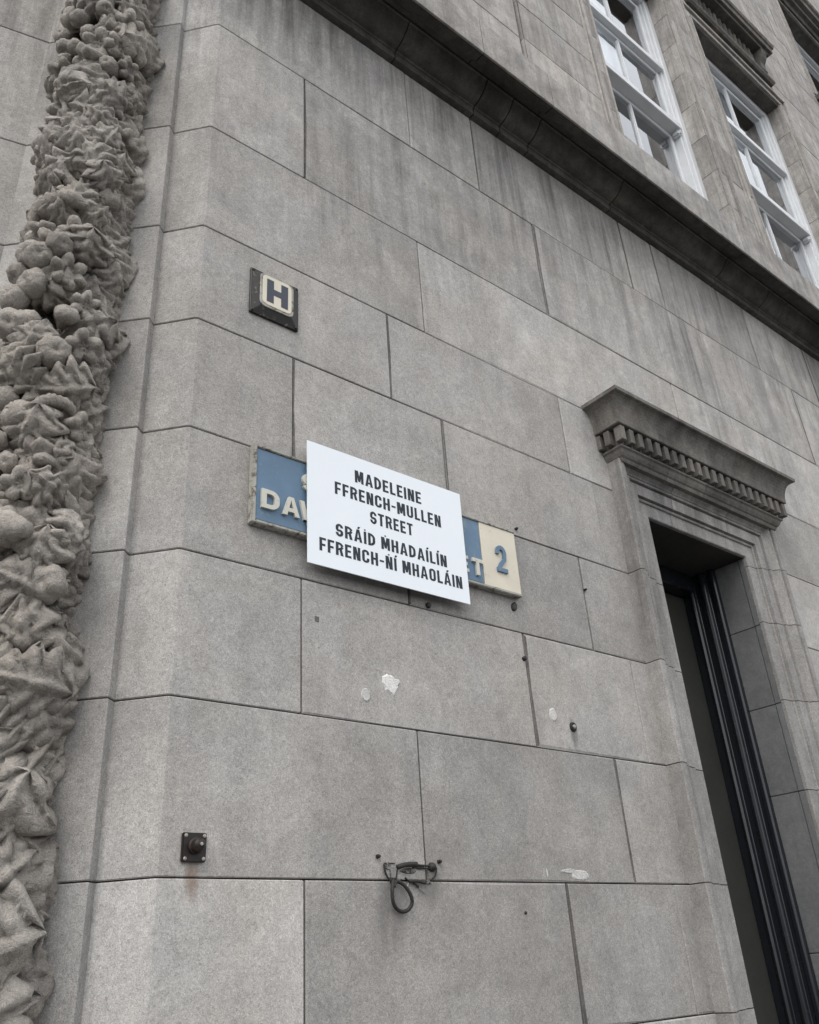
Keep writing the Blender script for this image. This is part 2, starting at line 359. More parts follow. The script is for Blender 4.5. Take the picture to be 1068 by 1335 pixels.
ROWS = [-0.004, 0.27, 0.67, 1.073, 1.476, 1.879, 2.301, 2.708, 3.108, 3.519, 3.924, 4.426, 5.035, 5.572]
JOINTS = {0: [1.7, 2.4], 1: [1.3, 2.2], 2: [1.65, 2.55], 3: [1.68, 2.5], 4: [1.276, 2.255, -2.82], 5: [1.678, 2.605],
          6: [1.267, 2.202, -2.81], 7: [1.678, 2.594], 8: [1.234, 1.898, -2.775], 9: [1.655, 2.635], 10: [1.85, 3.65],
          11: [1.281, 2.67, 5.21, 7.3], 12: [1.862, 2.302, 3.50, 3.815, 4.833, 5.63, 7.0]}
END = 14.0
for r in range(13):
    z0, z1 = ROWS[r], ROWS[r+1]
    js = JOINTS[r]
    lim = 2.96 if r <= 8 else (3.62 if r == 9 else END)
    xs = [abs(j) for j in js]; thin = [j < 0 for j in js] + [False]
    if r == 10: xs = [1.85, 3.65]
    first = xs[0]
    # corner stone: wraps round the cant
    foot = [(first - 0.0036, WY), (CX[0] + 0.006, WY), (CX[0] - 0.0035, WY + 0.0045), (CI[0] - 0.009, CI[1] + 0.0105), (CI[0] + 0.06, CI[1] + 0.06), (first - 0.0036, WY + 0.10)]
    v, f = prism(foot, z0 + 0.0018, z1 - 0.0018); P(link('corner_stone', mesh('corner_stone', v, f), M_CORNER if False else M_STONE))
    edges = xs + [lim]
    for k in range(len(edges) - 1):
        if r == 10 and k >= 1: break
        wall_block(edges[k], edges[k+1], z0, z1, gl=0.0009 if thin[k] else None, gr=0.0009 if thin[k+1] else None)
    # strip beside the carving
    foot = [(CI[0] + 0.012, CI[1] + 0.012), (RB[0] + 0.002, RB[1] + 0.0015), (RB[0] - 0.002, RB[1] + 0.002), JX, (JX[0] + 0.08, JX[1] + 0.08), (CI[0] + 0.05, CI[1] + 0.08)]
    v, f = prism(foot, z0 + 0.0018, z1 - 0.0018); P(link('strip_stone', mesh('strip_stone', v, f), M_STONE))
    # recessed side wall left of the carving
    q = Vector(JX) - LD * 0.05
    L1 = 0.95 if r % 2 else 1.35
    for a, c in ((0.0, L1), (L1 + 0.0045, 2.6)):
        p0 = q + LD * a; p1 = q + LD * c
        foot = [tuple(p0), tuple(p1), tuple(p1 - LN * 0.06), tuple(p0 - LN * 0.06)]
        v, f = prism(foot, z0 + 0.0018, z1 - 0.0018); P(link('ashlar_block', mesh('ashlar_block', v, f), M_STONE))
# course above the doorway (its right half beds slightly lower)
wall_block(3.65, 5.9, 3.882, 4.426); wall_block(5.9, 8.2, 3.882, 4.426); wall_block(8.2, END, 3.882, 4.426)
# right of the doorway
RR = [-0.004, 0.2, 0.59, 0.99, 1.395, 1.8, 2.21, 2.618, 3.028, 3.448, 3.882]
for r in range(10):
    xs = [4.17, 5.1, 6.3, 8.0, END] if r % 2 else [4.17, 5.6, 7.0, 9.0, END]
    if r == 9: wall_block(3.62, 4.17, 3.50, RR[10])
    for k in range(4): wall_block(xs[k], xs[k+1], RR[r], RR[r+1])

# mortar backing (one part, behind every joint)
mb = MB()
mb.box(0.95, 2.98, WY + 0.030, WY + 0.11, -0.1, 5.60)
mb.box(2.98, 4.15, WY + 0.030, WY + 0.11, 3.50, 5.60)
mb.box(4.15, END, WY + 0.030, WY + 0.11, -0.1, 5.60)
P(mb.build('mortar_bed', M_MORTAR))
mb = MB()
b = 0.008
foot = [(0.99, WY + b), (CX[0] + 0.002, WY + b), (CI[0] + 0.030, CI[1] + 0.012), (CI[0] + 0.028, CI[1] + 0.034), (RB[0] + 0.020, RB[1] + 0.020), (JX[0] + 0.014, JX[1] + 0.006), tuple(Vector(JX) + LD * 2.5 - LN * 0.010), tuple(Vector(JX) + LD * 2.5 - LN * 0.2), (0.99, WY + 0.6)]
v, f = prism(foot, -0.1, 5.60, 0.0005); mb.add(v, f); P(mb.build('mortar_bed', M_MORTAR))

# ------------------------------------------------------------------ string course
def cyma(p0, p1, n=7, k=1):
    """S-curve from p0 to p1 (out, z)"""
    pts = []
    for i in range(n + 1):
        t = i / n; e = t * t * (3 - 2 * t)
        pts.append((p0[0] + (p1[0] - p0[0]) * (t if k else e), p0[1] + (p1[1] - p0[1]) * (e if k else t)))
    return pts
mould_prof = [(-0.02, 5.574), (0.030, 5.574), (0.033, 5.577), (0.033, 5.612), (0.040, 5.614), (0.044, 5.622)] + \
             [(0.044 + 0.108 * (i / 10) ** 1.0, 5.622 + 0.076 * ((i / 10) ** 2.2)) for i in range(1, 11)] + [(0.160, 5.701), (0.162, 5.714), (0.10, 5.716), (-0.02, 5.716)]
drip_prof = [(-0.02, 5.7175), (0.168, 5.7175), (0.172, 5.699), (0.196, 5.697), (0.200, 5.680), (0.212, 5.679), (0.216, 5.656), (0.266, 5.654), (0.268, 5.70), (-0.02, 5.745)]
fas_prof = [(-0.02, 5.7465), (0.269, 5.7015), (0.269, 5.650), (0.279, 5.649), (0.281, 5.652), (0.281, 5.918), (0.277, 5.924), (-0.02, 6.0)]
mx = [0.884, 1.78, 2.30, 2.49, 2.70, 3.4, 4.48, 5.0, 5.9, 7.2, 8.8, 11.0, END]
for k in range(len(mx) - 1):
    mb = MB()
    path = [(mx[k] + 0.0035, WY), (mx[k+1] - 0.0035, WY)] if k else [(CI[0] - 0.04, CI[1] + 0.046), (0.878, WY), (mx[1] - 0.002, WY)]
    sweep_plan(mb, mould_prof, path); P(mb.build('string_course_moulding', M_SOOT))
fx = [0.884, 2.155, 2.66, 4.478, 6.1, 8.0, 10.5, END]
for k in range(len(fx) - 1):
    mb = MB()
    path = [(fx[k] + 0.0025, WY), (fx[k+1] - 0.0025, WY)] if k else [(CI[0] - 0.04, CI[1] + 0.046), (0.878, WY), (fx[1] - 0.0025, WY)]
    sweep_plan(mb, fas_prof, path); P(mb.build('string_course_fascia', M_FASCIA, bevel=0.002))
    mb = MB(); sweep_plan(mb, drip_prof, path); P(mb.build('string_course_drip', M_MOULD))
mb = MB(); mb.box(0.9, END, WY + 0.005, WY + 0.12, 5.58, 6.02); P(mb.build('mortar_bed', M_MORTAR))

# ------------------------------------------------------------------ upper wall with windows
UZ0, UZ1 = 5.99, 16.5
WINS = [(3.86, 5.20, 6.05, 9.64), (5.76, 7.34, 6.05, 9.70), (9.05, 10.9, 11.15, 13.32)]
URO = [5.99, 6.40, 6.82, 7.22, 7.63, 8.04, 8.45, 8.86, 9.27, 9.72, 10.12, 10.53, 10.95, 11.36, 11.78, 12.2, 12.6, 13.0, 13.4, 13.85, 14.3, 14.8, 15.3, 15.9, 16.5]
def upper_row(xa, xb, z0, z1, y, alt, w=0.95):
    L = xb - xa
    if L < 0.02: return
    n = max(1, round(L / w)); st = L / n
    cuts = [xa] + [xa + st * (k + (0.32 if alt and n > 1 else 0.0)) for k in range(1, n)] + [xb]
    for k in range(n): wall_block(cuts[k], cuts[k+1], z0, z1, y=y, mat=M_UPPER, g=0.0022, depth=0.06, name='upper_block')
for r in range(len(URO) - 1):
    z0, z1 = URO[r], URO[r+1]; zc = (z0 + z1) / 2; alt = r % 2
    upper_row(0.9, 2.90, z0, z1, WY + 0.014, alt)
    holes = sorted([(a, c) for (a, c, e, g) in WINS if z0 < g - 0.05 and z1 > e + 0.05])
    x = 2.915
    for (a, c) in holes:
        upper_row(x, a, z0, z1, WY, alt, 0.8); x = c
    upper_row(x, END, z0, z1, WY, alt, 1.2)
# backing for the upper wall, around the openings
mb = MB(); by0, by1 = WY + 0.046, WY + 0.30
mb.box(0.9, 3.85, by0, by1, 5.9, UZ1); mb.box(3.85, 5.21, by0, by1, 9.72, UZ1); mb.box(5.21, 5.75, by0, by1, 5.9, UZ1)
mb.box(5.75, 7.35, by0, by1, 9.72, UZ1); mb.box(7.35, 9.04, by0, by1, 5.9, UZ1); mb.box(9.04, 10.91, by0, by1, 5.9, 11.1)
mb.box(9.04, 10.91, by0, by1, 13.4, UZ1); mb.box(10.91, END, by0, by1, 5.9, UZ1)
mb.box(3.85, 5.21, by0, by1, 5.9, 6.05); mb.box(5.75, 7.35, by0, by1, 5.9, 6.05)
P(mb.build('mortar_bed', M_MORTAR))
mb = MB(); mb.box(0.9, END, WY + 1.6, WY + 6, -0.1, UZ1); mb.box(0.9, END, WY + 0.3, WY + 6, UZ1, UZ1 + 0.3)
P(mb.build('building_core', M_ROOM))

def window(i, x0, x1, z0, z1, yf, rails, glare_panel):
    W = P(empty('window', (0, 0, 0))); W.location = (x0, yf, z0)
    bpy.context.view_layer.update()
    def sub(o): o.parent = W; o.matrix_parent_inverse = Matrix.Translation(-Vector((x0, yf, z0))); return o
    # stone reveals, head and sill
    rv = URO
    for sx in (x0, x1):
        zz = [z0] + [z for z in rv if z0 + 0.1 < z < z1 - 0.1] + [z1]
        zz = [z + (0.0 if sx == x0 else 0.0) for z in zz]
        for k in range(len(zz) - 1):
            b = MB()
            if sx == x1: b.box(x1 - 0.001, x1 + 0.12, WY + 0.052, yf + 0.16, zz[k] + 0.002, zz[k+1] - 0.002)
            else: b.box(x0 - 0.12, x0 + 0.001, WY + 0.052, yf + 0.16, zz[k] + 0.002, zz[k+1] - 0.002)
            sub(b.build('reveal_stone', M_UPPER, bevel=0.002))
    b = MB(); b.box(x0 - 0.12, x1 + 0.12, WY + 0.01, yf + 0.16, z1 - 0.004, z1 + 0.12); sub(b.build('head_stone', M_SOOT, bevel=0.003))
    b = MB(); b.box(x0 - 0.02, x1 + 0.02, WY - 0.03, yf + 0.16, z0 - 0.1, z0 + 0.012); sub(b.build('sill_stone', M_UPPER, bevel=0.004))
    # thin moulded architrave fillets on the wall face
    for sx, sg in ((x0, -1), (x1, 1)):
        for (o, wdt, pr) in ((0.022, 0.018, 0.012), (0.135, 0.026, 0.022), (0.175, 0.012, 0.012)):
            b = MB(); xa = sx + sg * o; xb = xa + sg * wdt
            b.box(min(xa, xb), max(xa, xb), WY - pr, WY + 0.01, z0, z1 + o); sub(b.build('architrave_bead', M_UPPER, bevel=0.003))
    for (o, wdt, pr) in ((0.022, 0.018, 0.012), (0.135, 0.026, 0.022)):
        b = MB(); b.box(x0 - o - wdt, x1 + o + wdt, WY - pr - 0.002, WY + 0.01, z1 + o, z1 + o + wdt); sub(b.build('architrave_bead', M_UPPER, bevel=0.003))
    # timber box frame
    fw = 0.075
    for (a, c) in ((x0, x0 + fw), (x1 - fw, x1)):
        b = MB(); b.box(a + 0.002, c - 0.002, yf, yf + 0.14, z0, z1 - 0.006); sub(b.build('frame_jamb', M_WHITE, bevel=0.005))
        e = c if a == x0 else a; sg = 1 if a == x0 else -1
        b = MB(); b.box(min(e, e + sg * 0.022), max(e, e + sg * 0.022), yf + 0.025, yf + 0.14, z0, z1 - 0.02); sub(b.build('staff_bead', M_WHITE, bevel=0.004))
    b = MB(); b.box(x0 + fw, x1 - fw, yf + 0.002, yf + 0.14, z1 - fw, z1 - 0.006); sub(b.build('frame_head', M_WHITE, bevel=0.005))
    ix0, ix1 = x0 + fw + 0.022, x1 - fw - 0.022
    zs = [z0 + 0.02] + rails + [z1 - fw]
    xm = (ix0 + ix1) / 2
    for k in range(len(zs) - 1):
        za, zb = zs[k], zs[k+1]; lower = (k == 0)
        ys = yf + (0.085 if lower else 0.045)
        # rails and stiles of this sash
        if k > 0:
            b = MB(); b.box(ix0 - 0.01, ix1 + 0.01, yf + 0.0, ys + 0.05, za - 0.035, za + 0.035); sub(b.build('sash_rail', M_WHITE, bevel=0.006, seg=2))
        for (a, c) in ((ix0, ix0 + 0.045), (ix1 - 0.045, ix1)):
            b = MB(); b.box(a, c, ys, ys + 0.045, za + 0.036, zb - 0.036); sub(b.build('sash_stile', M_WHITE, bevel=0.005))
        b = MB(); b.box(ix0 + 0.045, ix1 - 0.045, ys + 0.002, ys + 0.043, zb - 0.075, zb - 0.036); sub(b.build('sash_top_rail', M_WHITE, bevel=0.005))
        b = MB(); b.box(xm - 0.018, xm + 0.018, ys + 0.004, ys + 0.04, za + 0.036, zb - 0.075); sub(b.build('glazing_bar', M_WHITE, bevel=0.007, seg=2))
        for (a, c) in ((ix0 + 0.046, xm - 0.019), (xm + 0.019, ix1 - 0.046)):
            pm = bpy.data.meshes.new('pane'); yg = ys + 0.02; wob = random.uniform(-0.0015, 0.0015)
            pm.from_pydata([(a, yg, za + 0.037), (c, yg + wob, za + 0.037), (c, yg, zb - 0.076), (a, yg + wob, zb - 0.076)], [], [(0, 1, 2, 3)]); sub(link('pane', pm, M_GLASS))
        if k == 1:
            for xx in (ix0 + 0.012, ix1 - 0.012):
                b = MB(); b.box(xx - 0.024, xx + 0.024, yf + 0.004, ys + 0.04, za - 0.10, za - 0.037); sub(b.build('sash_horn', M_WHITE, bevel=0.015, seg=2))
        for (fa, fb) in glare_panel[k]:
            # pleated white panel added to imitate sky reflection in the glass
            xa = ix0 + (ix1 - ix0) * fa; xb = ix0 + (ix1 - ix0) * fb; n = 26; v = []; f = []
            for q in range(n + 1):
                X = xa + (xb - xa) * q / n; yy = ys + 0.085 + 0.008 * math.sin(q * 1.6)
                v += [(X, yy, za - 0.02), (X, yy, zb + 0.02), (X, yy + 0.004, za - 0.02), (X, yy + 0.004, zb + 0.02)]
            for q in range(n):
                a = q * 4
                f += [(a, a+4, a+5, a+1), (a+2, a+3, a+7, a+6), (a, a+2, a+6, a+4), (a+1, a+5, a+7, a+3)]
            f += [(0, 1, 3, 2), (n*4, n*4+2, n*4+3, n*4+1)]
            sub(link('glare_panel', mesh('glare_panel', v, f), M_GLARE))
    # dim room behind
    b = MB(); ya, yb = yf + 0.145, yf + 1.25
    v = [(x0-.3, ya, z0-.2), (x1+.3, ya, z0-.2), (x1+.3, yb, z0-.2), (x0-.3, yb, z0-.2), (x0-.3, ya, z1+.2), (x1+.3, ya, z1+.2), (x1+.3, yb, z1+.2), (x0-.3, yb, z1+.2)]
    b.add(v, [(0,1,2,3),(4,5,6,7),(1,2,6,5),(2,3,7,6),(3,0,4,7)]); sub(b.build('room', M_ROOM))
    return W, sub
LEFT = [(0.0, 0.62)]
w1, s1 = window(0, *WINS[0], WY + 0.14, [7.80, 8.58], [[], LEFT, LEFT])
w2, s2 = window(1, *WINS[1], WY + 0.14, [7.86, 8.72], [[], [(0.0, 0.5)], [(0.3, 0.62)]])
w3, s3 = window(2, *WINS[2], WY + 0.16, [12.0], [[], [(0.3, 0.5)]])

# hood over the second window
def hood(x0, x1, zb, sub, mat=M_SOOT):
    prof = [(-0.01, zb), (0.03, zb), (0.05, zb + 0.03), (0.055, zb + 0.06), (0.03, zb + 0.075), (-0.01, zb + 0.075)]
    b = MB(); sweep_plan(b, prof, [(x0 + 0.05, WY + 0.01), (x0 + 0.05, WY), (x1 - 0.05, WY), (x1 - 0.05, WY + 0.01)]); sub(b.build('hood_bed_moulding', mat, bevel=0.003))
    zt = zb + 0.42
    prof = [(-0.01, zt), (0.10, zt), (0.105, zt + 0.03), (0.135, zt + 0.035), (0.14, zt + 0.10), (0.155, zt + 0.11), (0.165, zt + 0.155), (0.16, zt + 0.16), (-0.01, zt + 0.2)]
    b = MB(); sweep_plan(b, prof, [(x0 + 0.13, WY + 0.01), (x0 + 0.13, WY), (x1 - 0.13, WY), (x1 - 0.13, WY + 0.01)]); sub(b.build('hood_cornice', mat, bevel=0.003))
    # console scrolls at the ends
    for xc in (x0 + 0.16, x1 - 0.16):
        b = MB(); pts = []
        pf = [(0.0, zb + 0.08), (0.035, zb + 0.085), (0.055, zb + 0.12), (0.045, zb + 0.17), (0.05, zb + 0.24), (0.085, zb + 0.30), (0.105, zb + 0.36), (0.10, zb + 0.415), (0.0, zb + 0.415)]
        n = len(pf); v = [(xc - 0.05, WY - o, z) for o, z in pf] + [(xc + 0.05, WY - o, z) for o, z in pf]
        b.add(v, [tuple(range(n)), tuple(range(n, 2*n))] + [(i, (i+1) % n, n + (i+1) % n, n + i) for i in range(n)])
        sub(b.build('console', mat, bevel=0.006))
    # carved frieze of small leaves between the consoles
    nn = int((x1 - x0 - 0.6) / 0.09)
    lm = None
    for k in range(nn):
        xx = x0 + 0.3 + (x1 - x0 - 0.6) * (k + 0.5) / nn
        if lm is None:
            b = MB(); v = []; f = []
            pf = [(0.038, 0.0, 0.0), (0.03, 0.012, 0.1), (0.012, 0.018, 0.17), (0.028, 0.02, 0.24), (0.0, 0.012, 0.29)]
            for (wd, h, z) in pf: v += [(-wd, 0, z), (-wd * 0.4, -h, z), (0, -h * 1.5, z), (wd * 0.4, -h, z), (wd, 0, z)]
            for a in range(4):
                for c in range(4): f.append((a*5+c, a*5+c+1, a*5+5+c+1, a*5+5+c))
            b.add(v, f); o = b.build('frieze_leaf', mat, smooth=True); lm = o.data
        else: o = link('frieze_leaf', lm)
        o.location = (xx, WY - 0.002, zb + 0.1); W = sub(o)
hood(5.72, 7.34, 9.98, s2)
# cornice over the upper right window and its bracketed sill
b = MB(); zb = 13.42
prof = [(-0.01, zb), (0.03, zb), (0.05, zb + 0.05), (0.10, zb + 0.06), (0.105, zb + 0.12), (0.16, zb + 0.14), (0.165, zb + 0.24), (0.19, zb + 0.27), (0.2, zb + 0.33), (-0.01, zb + 0.4)]
sweep_plan(b, prof, [(9.12, WY + 0.01), (9.12, WY), (END - 0.5, WY), (END - 0.5, WY + 0.01)]); s3(b.build('window_cornice', M_SOOT, bevel=0.003))
b = MB(); prof = [(-0.01, 10.93), (0.05, 10.93), (0.075, 10.97), (0.08, 11.03), (0.11, 11.045), (0.115, 11.12), (-0.01, 11.14)]
sweep_plan(b, prof, [(9.0, WY + 0.01), (9.0, WY), (11.0, WY), (11.0, WY + 0.01)]); s3(b.build('window_sill', M_SOOT, bevel=0.003))
for xc in (9.1, 10.85):
    b = MB(); pf = [(0, 10.55), (0.03, 10.55), (0.06, 10.60), (0.055, 10.68), (0.085, 10.80), (0.09, 10.928), (0, 10.928)]
    n = len(pf); v = [(xc - 0.08, WY - o, z) for o, z in pf] + [(xc + 0.08, WY - o, z) for o, z in pf]
    b.add(v, [tuple(range(n)), tuple(range(n, 2*n))] + [(i, (i+1) % n, n + (i+1) % n, n + i) for i in range(n)])
    s3(b.build('sill_bracket', M_SOOT, bevel=0.008))

# ------------------------------------------------------------------ doorway
OX0, OX1, OZ = 3.158, 3.968, 3.452
D = P(empty('doorway')); D.location = (OX0, WY, 0)
D['label'] = 'moulded stone door surround with dentil cornice and black frame'
def dsub(o): o.parent = D; o.matrix_parent_inverse = Matrix.Translation(-Vector((OX0, WY, 0))); return o
arch = [(0.245, -0.02), (0.245, 0.066), (0.241, 0.070), (0.218, 0.070), (0.216, 0.067), (0.215, 0.050), (0.207, 0.048), (0.206, 0.061), (0.200, 0.063), (0.194, 0.059), (0.184, 0.050), (0.174, 0.038), (0.166, 0.033), (0.165, 0.024), (0.160, 0.023), (0.159, 0.036), (0.153, 0.040), (0.147, 0.036), (0.146, 0.020), (0.140, 0.019), (0.139, 0.026),
        (0.086, 0.023), (0.085, 0.006), (0.079, 0.004), (0.078, 0.010), (0.072, 0.012), (0.067, 0.009), (0.066, 0.001), (0.004, 0.0), (0.0, -0.004), (0.0, -0.02)]
def arch_piece(path, name='architrave_stone', mat=M_TRIM):
    b = MB(); sweep_face(b, arch, path, WY); return dsub(b.build(name, mat))
za = [0.0, 0.45, 0.86, 1.27, 1.476, 1.879, 2.301, 2.708, 3.108]
g = 0.0018
for k in range(len(za) - 1):                    # left jamb, travelling up: out = left
    arch_piece([(OX0, za[k] + g), (OX0, za[k+1] - g)])
arch_piece([(OX0, 3.108 + g), (OX0, OZ), (3.33, OZ)][:2] + [(3.34 - g, OZ)])
arch_piece([(3.34 + g, OZ), (3.80 - g, OZ)], mat=M_TRIM)
zr = [0.0, 0.45, 0.85, 1.25, 1.65, 2.285, 2.70, 3.095, 3.40]
arch_piece([(3.80 + g, OZ), (OX1, OZ), (OX1, 3.40 + g)])
for k in range(len(zr) - 1, 0, -1):
    arch_piece([(OX1, zr[k] - g), (OX1, zr[k-1] + g)])
# cornice: bed moulding, dentil band, corona
cx0, cx1 = 3.0, 4.144
loop = [(cx0, WY + 0.02), (cx0, WY), (cx1, WY), (cx1, WY + 0.02)]
bed = [(-0.01, 3.640), (0.076, 3.640), (0.080, 3.648), (0.082, 3.656), (0.090, 3.662), (0.098, 3.674), (0.104, 3.688), (0.112, 3.694), (0.113, 3.702), (0.098, 3.703), (-0.01, 3.703)]
xs = [cx0, 3.25, 3.55, 3.86, cx1]
for k in range(4):
    b = MB()
    if k == 0: path = [(cx0, WY + 0.02), (cx0, WY), (xs[1] - 0.001, WY)]
    elif k == 3: path = [(xs[3] + 0.001, WY), (cx1, WY), (cx1, WY + 0.02)]
    else: path = [(xs[k] + 0.001, WY), (xs[k+1] - 0.001, WY)]
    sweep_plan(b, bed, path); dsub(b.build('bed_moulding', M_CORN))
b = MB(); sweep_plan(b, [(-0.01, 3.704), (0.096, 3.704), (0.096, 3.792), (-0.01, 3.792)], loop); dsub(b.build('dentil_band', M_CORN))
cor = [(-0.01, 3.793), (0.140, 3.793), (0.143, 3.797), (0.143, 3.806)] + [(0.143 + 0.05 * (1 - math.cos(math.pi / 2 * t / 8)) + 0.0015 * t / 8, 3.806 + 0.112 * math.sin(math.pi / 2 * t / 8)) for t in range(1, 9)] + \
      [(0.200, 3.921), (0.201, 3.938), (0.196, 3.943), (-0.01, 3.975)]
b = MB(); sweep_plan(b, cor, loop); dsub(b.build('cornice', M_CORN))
dm = None
def dentil(x, y, rot):
    global dm
    if dm is None:
        b = MB(); b.box(-0.0155, 0.0155, -0.040, 0.0, 0, 0.074); o = b.build('dentil', M_CORN, bevel=0.002); dm = o.data
    else: o = link('dentil', dm)
    o.location = (x, y, 3.712); o.rotation_euler = (0, 0, rot); dsub(o)
fx0, fx1 = cx0 - 0.097, cx1 + 0.097
nd = 21
for k in range(nd + 1):
    dentil(fx0 - 0.016 + (fx1 - fx0 + 0.032) * k / nd, WY - 0.097, 0)
for k in range(2):
    dentil(fx0, WY - 0.058 + 0.052 * k, -math.pi / 2); dentil(fx1, WY - 0.058 + 0.052 * k, math.pi / 2)
# reveals
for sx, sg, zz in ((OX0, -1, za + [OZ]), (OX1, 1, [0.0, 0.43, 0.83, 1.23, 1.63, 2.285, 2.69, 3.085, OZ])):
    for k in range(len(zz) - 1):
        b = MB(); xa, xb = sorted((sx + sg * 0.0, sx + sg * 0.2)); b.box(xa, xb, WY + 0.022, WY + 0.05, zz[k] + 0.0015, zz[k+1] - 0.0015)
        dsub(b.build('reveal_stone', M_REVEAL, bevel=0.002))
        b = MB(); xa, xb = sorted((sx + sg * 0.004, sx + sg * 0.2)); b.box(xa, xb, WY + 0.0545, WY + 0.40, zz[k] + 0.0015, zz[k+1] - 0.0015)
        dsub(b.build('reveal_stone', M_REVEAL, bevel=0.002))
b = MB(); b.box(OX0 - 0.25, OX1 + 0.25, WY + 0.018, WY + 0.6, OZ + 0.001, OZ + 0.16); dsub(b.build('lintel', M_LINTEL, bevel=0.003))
# black timber frame lining and the leaf
for sx, sg in ((OX0, -1), (OX1, 1)):
    pf = [(0.0, 0.188), (-0.024, 0.188), (-0.032, 0.196), (-0.032, 0.214), (-0.024, 0.222), (-0.024, 0.240), (-0.040, 0.248), (-0.046, 0.262), (-0.040, 0.276), (-0.030, 0.282),
          (-0.030, 0.312), (-0.048, 0.318), (-0.054, 0.328), (-0.048, 0.340), (-0.036, 0.346), (-0.036, 0.44), (0.0, 0.44)]
    v = []; n = len(pf)
    for z in (0.0, OZ - 0.002): v += [(sx + sg * o, WY + y, z) for o, y in pf]
    b = MB(); b.add(v, [tuple(range(n)), tuple(range(n, 2*n))] + [(i, (i+1) % n, n + (i+1) % n, n + i) for i in range(n)])
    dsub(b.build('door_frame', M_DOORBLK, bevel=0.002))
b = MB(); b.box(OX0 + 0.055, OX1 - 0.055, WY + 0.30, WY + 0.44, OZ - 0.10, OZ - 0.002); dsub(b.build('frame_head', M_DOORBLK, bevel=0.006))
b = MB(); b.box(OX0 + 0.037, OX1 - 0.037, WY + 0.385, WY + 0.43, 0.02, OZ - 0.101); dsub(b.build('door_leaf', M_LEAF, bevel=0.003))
b = MB(); b.box(OX0 - 0.1, OX1 + 0.1, WY - 0.25, WY + 0.44, -0.05, 0.02); dsub(b.build('doorstep', M_PAVE, bevel=0.01))

# ------------------------------------------------------------------ carved drop of fruit and foliage
SC, SA, SB = 0.243, 0.165, 0.185
CV = P(empty('carved_drop')); CV.location = (cant(SC, 0)[0], cant(SC, 0)[1], 0.75)
CV['label'] = 'carved stone drop of fruit, flowers and curling leaves on the canted corner'
CVL = Vector(CV.location)
def csub(o):
    o.parent = CV; o.matrix_parent_inverse = Matrix.Translation(-CVL); return o
def fbm(p, s, o=4): return noise.fractal(p * s, 1.0, 2.1, o)
def surf(th, z, extra=0.0):
    s = SC + (SA + extra) * math.sin(th); h = (SB + extra) * math.cos(th)
    x, y = cant(s, h); return Vector((x, y, z))
Z0C, Z1C = 0.75, 6.4
nu, nv = 110, 1250
v = []; f = []
def relief(p):
    w = noise.noise_vector(p * 7.0) * 0.035 + noise.noise_vector(p * 19.0 + Vector((5, 2, 8))) * 0.014
    q = p + w; q2 = Vector((q.x, q.y, q.z * 0.85 + 0.3 * (q.x - q.y)))
    d1 = noise.voronoi(q2 * 13.0, distance_metric='DISTANCE')[0]; d2 = noise.voronoi(q * 34.0, distance_metric='DISTANCE')[0]
    e = 0.062 * (1.0 - min(1.0, d1[0] * 1.35) ** 1.6) - 0.03 * max(0.0, 0.22 - (d1[1] - d1[0])) / 0.22
    e += 0.022 * (1.0 - min(1.0, d2[0] * 1.4) ** 1.5) - 0.010 * max(0.0, 0.15 - (d2[1] - d2[0])) / 0.15
    e += 0.016 * fbm(p, 30.0, 3)
    return e - 0.10
for j in range(nv + 1):
    z = Z0C + (Z1C - Z0C) * j / nv
    for i in range(nu + 1):
        th = -1.62 + 3.24 * i / nu
        e = relief(surf(th, z))
        if abs(th) > 1.45: e *= 0.4
        v.append(surf(th, z, e))
for j in range(nv):
    for i in range(nu): f.append((j*(nu+1)+i, j*(nu+1)+i+1, (j+1)*(nu+1)+i+1, (j+1)*(nu+1)+i))
csub(link('carved_ground', mesh('carved_ground', v, f, True), M_CARVE))

def rough(v, amt, sc, seed):
    o = Vector((seed * 3.7, seed * 1.3, seed * 5.1)); out = []
    for p in v:
        p = Vector(p); d = noise.noise_vector(p * sc + o); d2 = noise.noise_vector(p * sc * 2.7 + o)
        out.append(p + d * amt + d2 * amt * 0.45)
    return out
def sph(nu, nv, fn):
    v = []; f = []
    for j in range(nv + 1):
        ph = math.pi * j / nv
        for i in range(nu):
            th = 2 * math.pi * i / nu; v.append(fn(th, ph))
    for j in range(nv):
        for i in range(nu): f.append((j*nu+i, j*nu+(i+1) % nu, (j+1)*nu+(i+1) % nu, (j+1)*nu+i))
    return v, f
def m_fruit(k):
    lob = [4, 6, 8, 5, 0][k % 5]; el = [1.0, 0.85, 0.8, 1.0, 1.25][k % 5]
    def fn(th, ph):
        r = 1.0 + (0.17 * abs(math.cos(lob * th / 2)) - 0.10 if lob else 0.035 * math.sin(9 * th + 5 * ph)) * math.sin(ph)
        if ph < 0.5: r *= 0.66 + 0.68 * ph
        return (r * math.sin(ph) * math.cos(th), r * math.sin(ph) * math.sin(th), r * el * math.cos(ph))
    v, f = sph(20, 12, fn); return mesh('carved_fruit', rough(v, 0.08, 2.4, k), f, True)
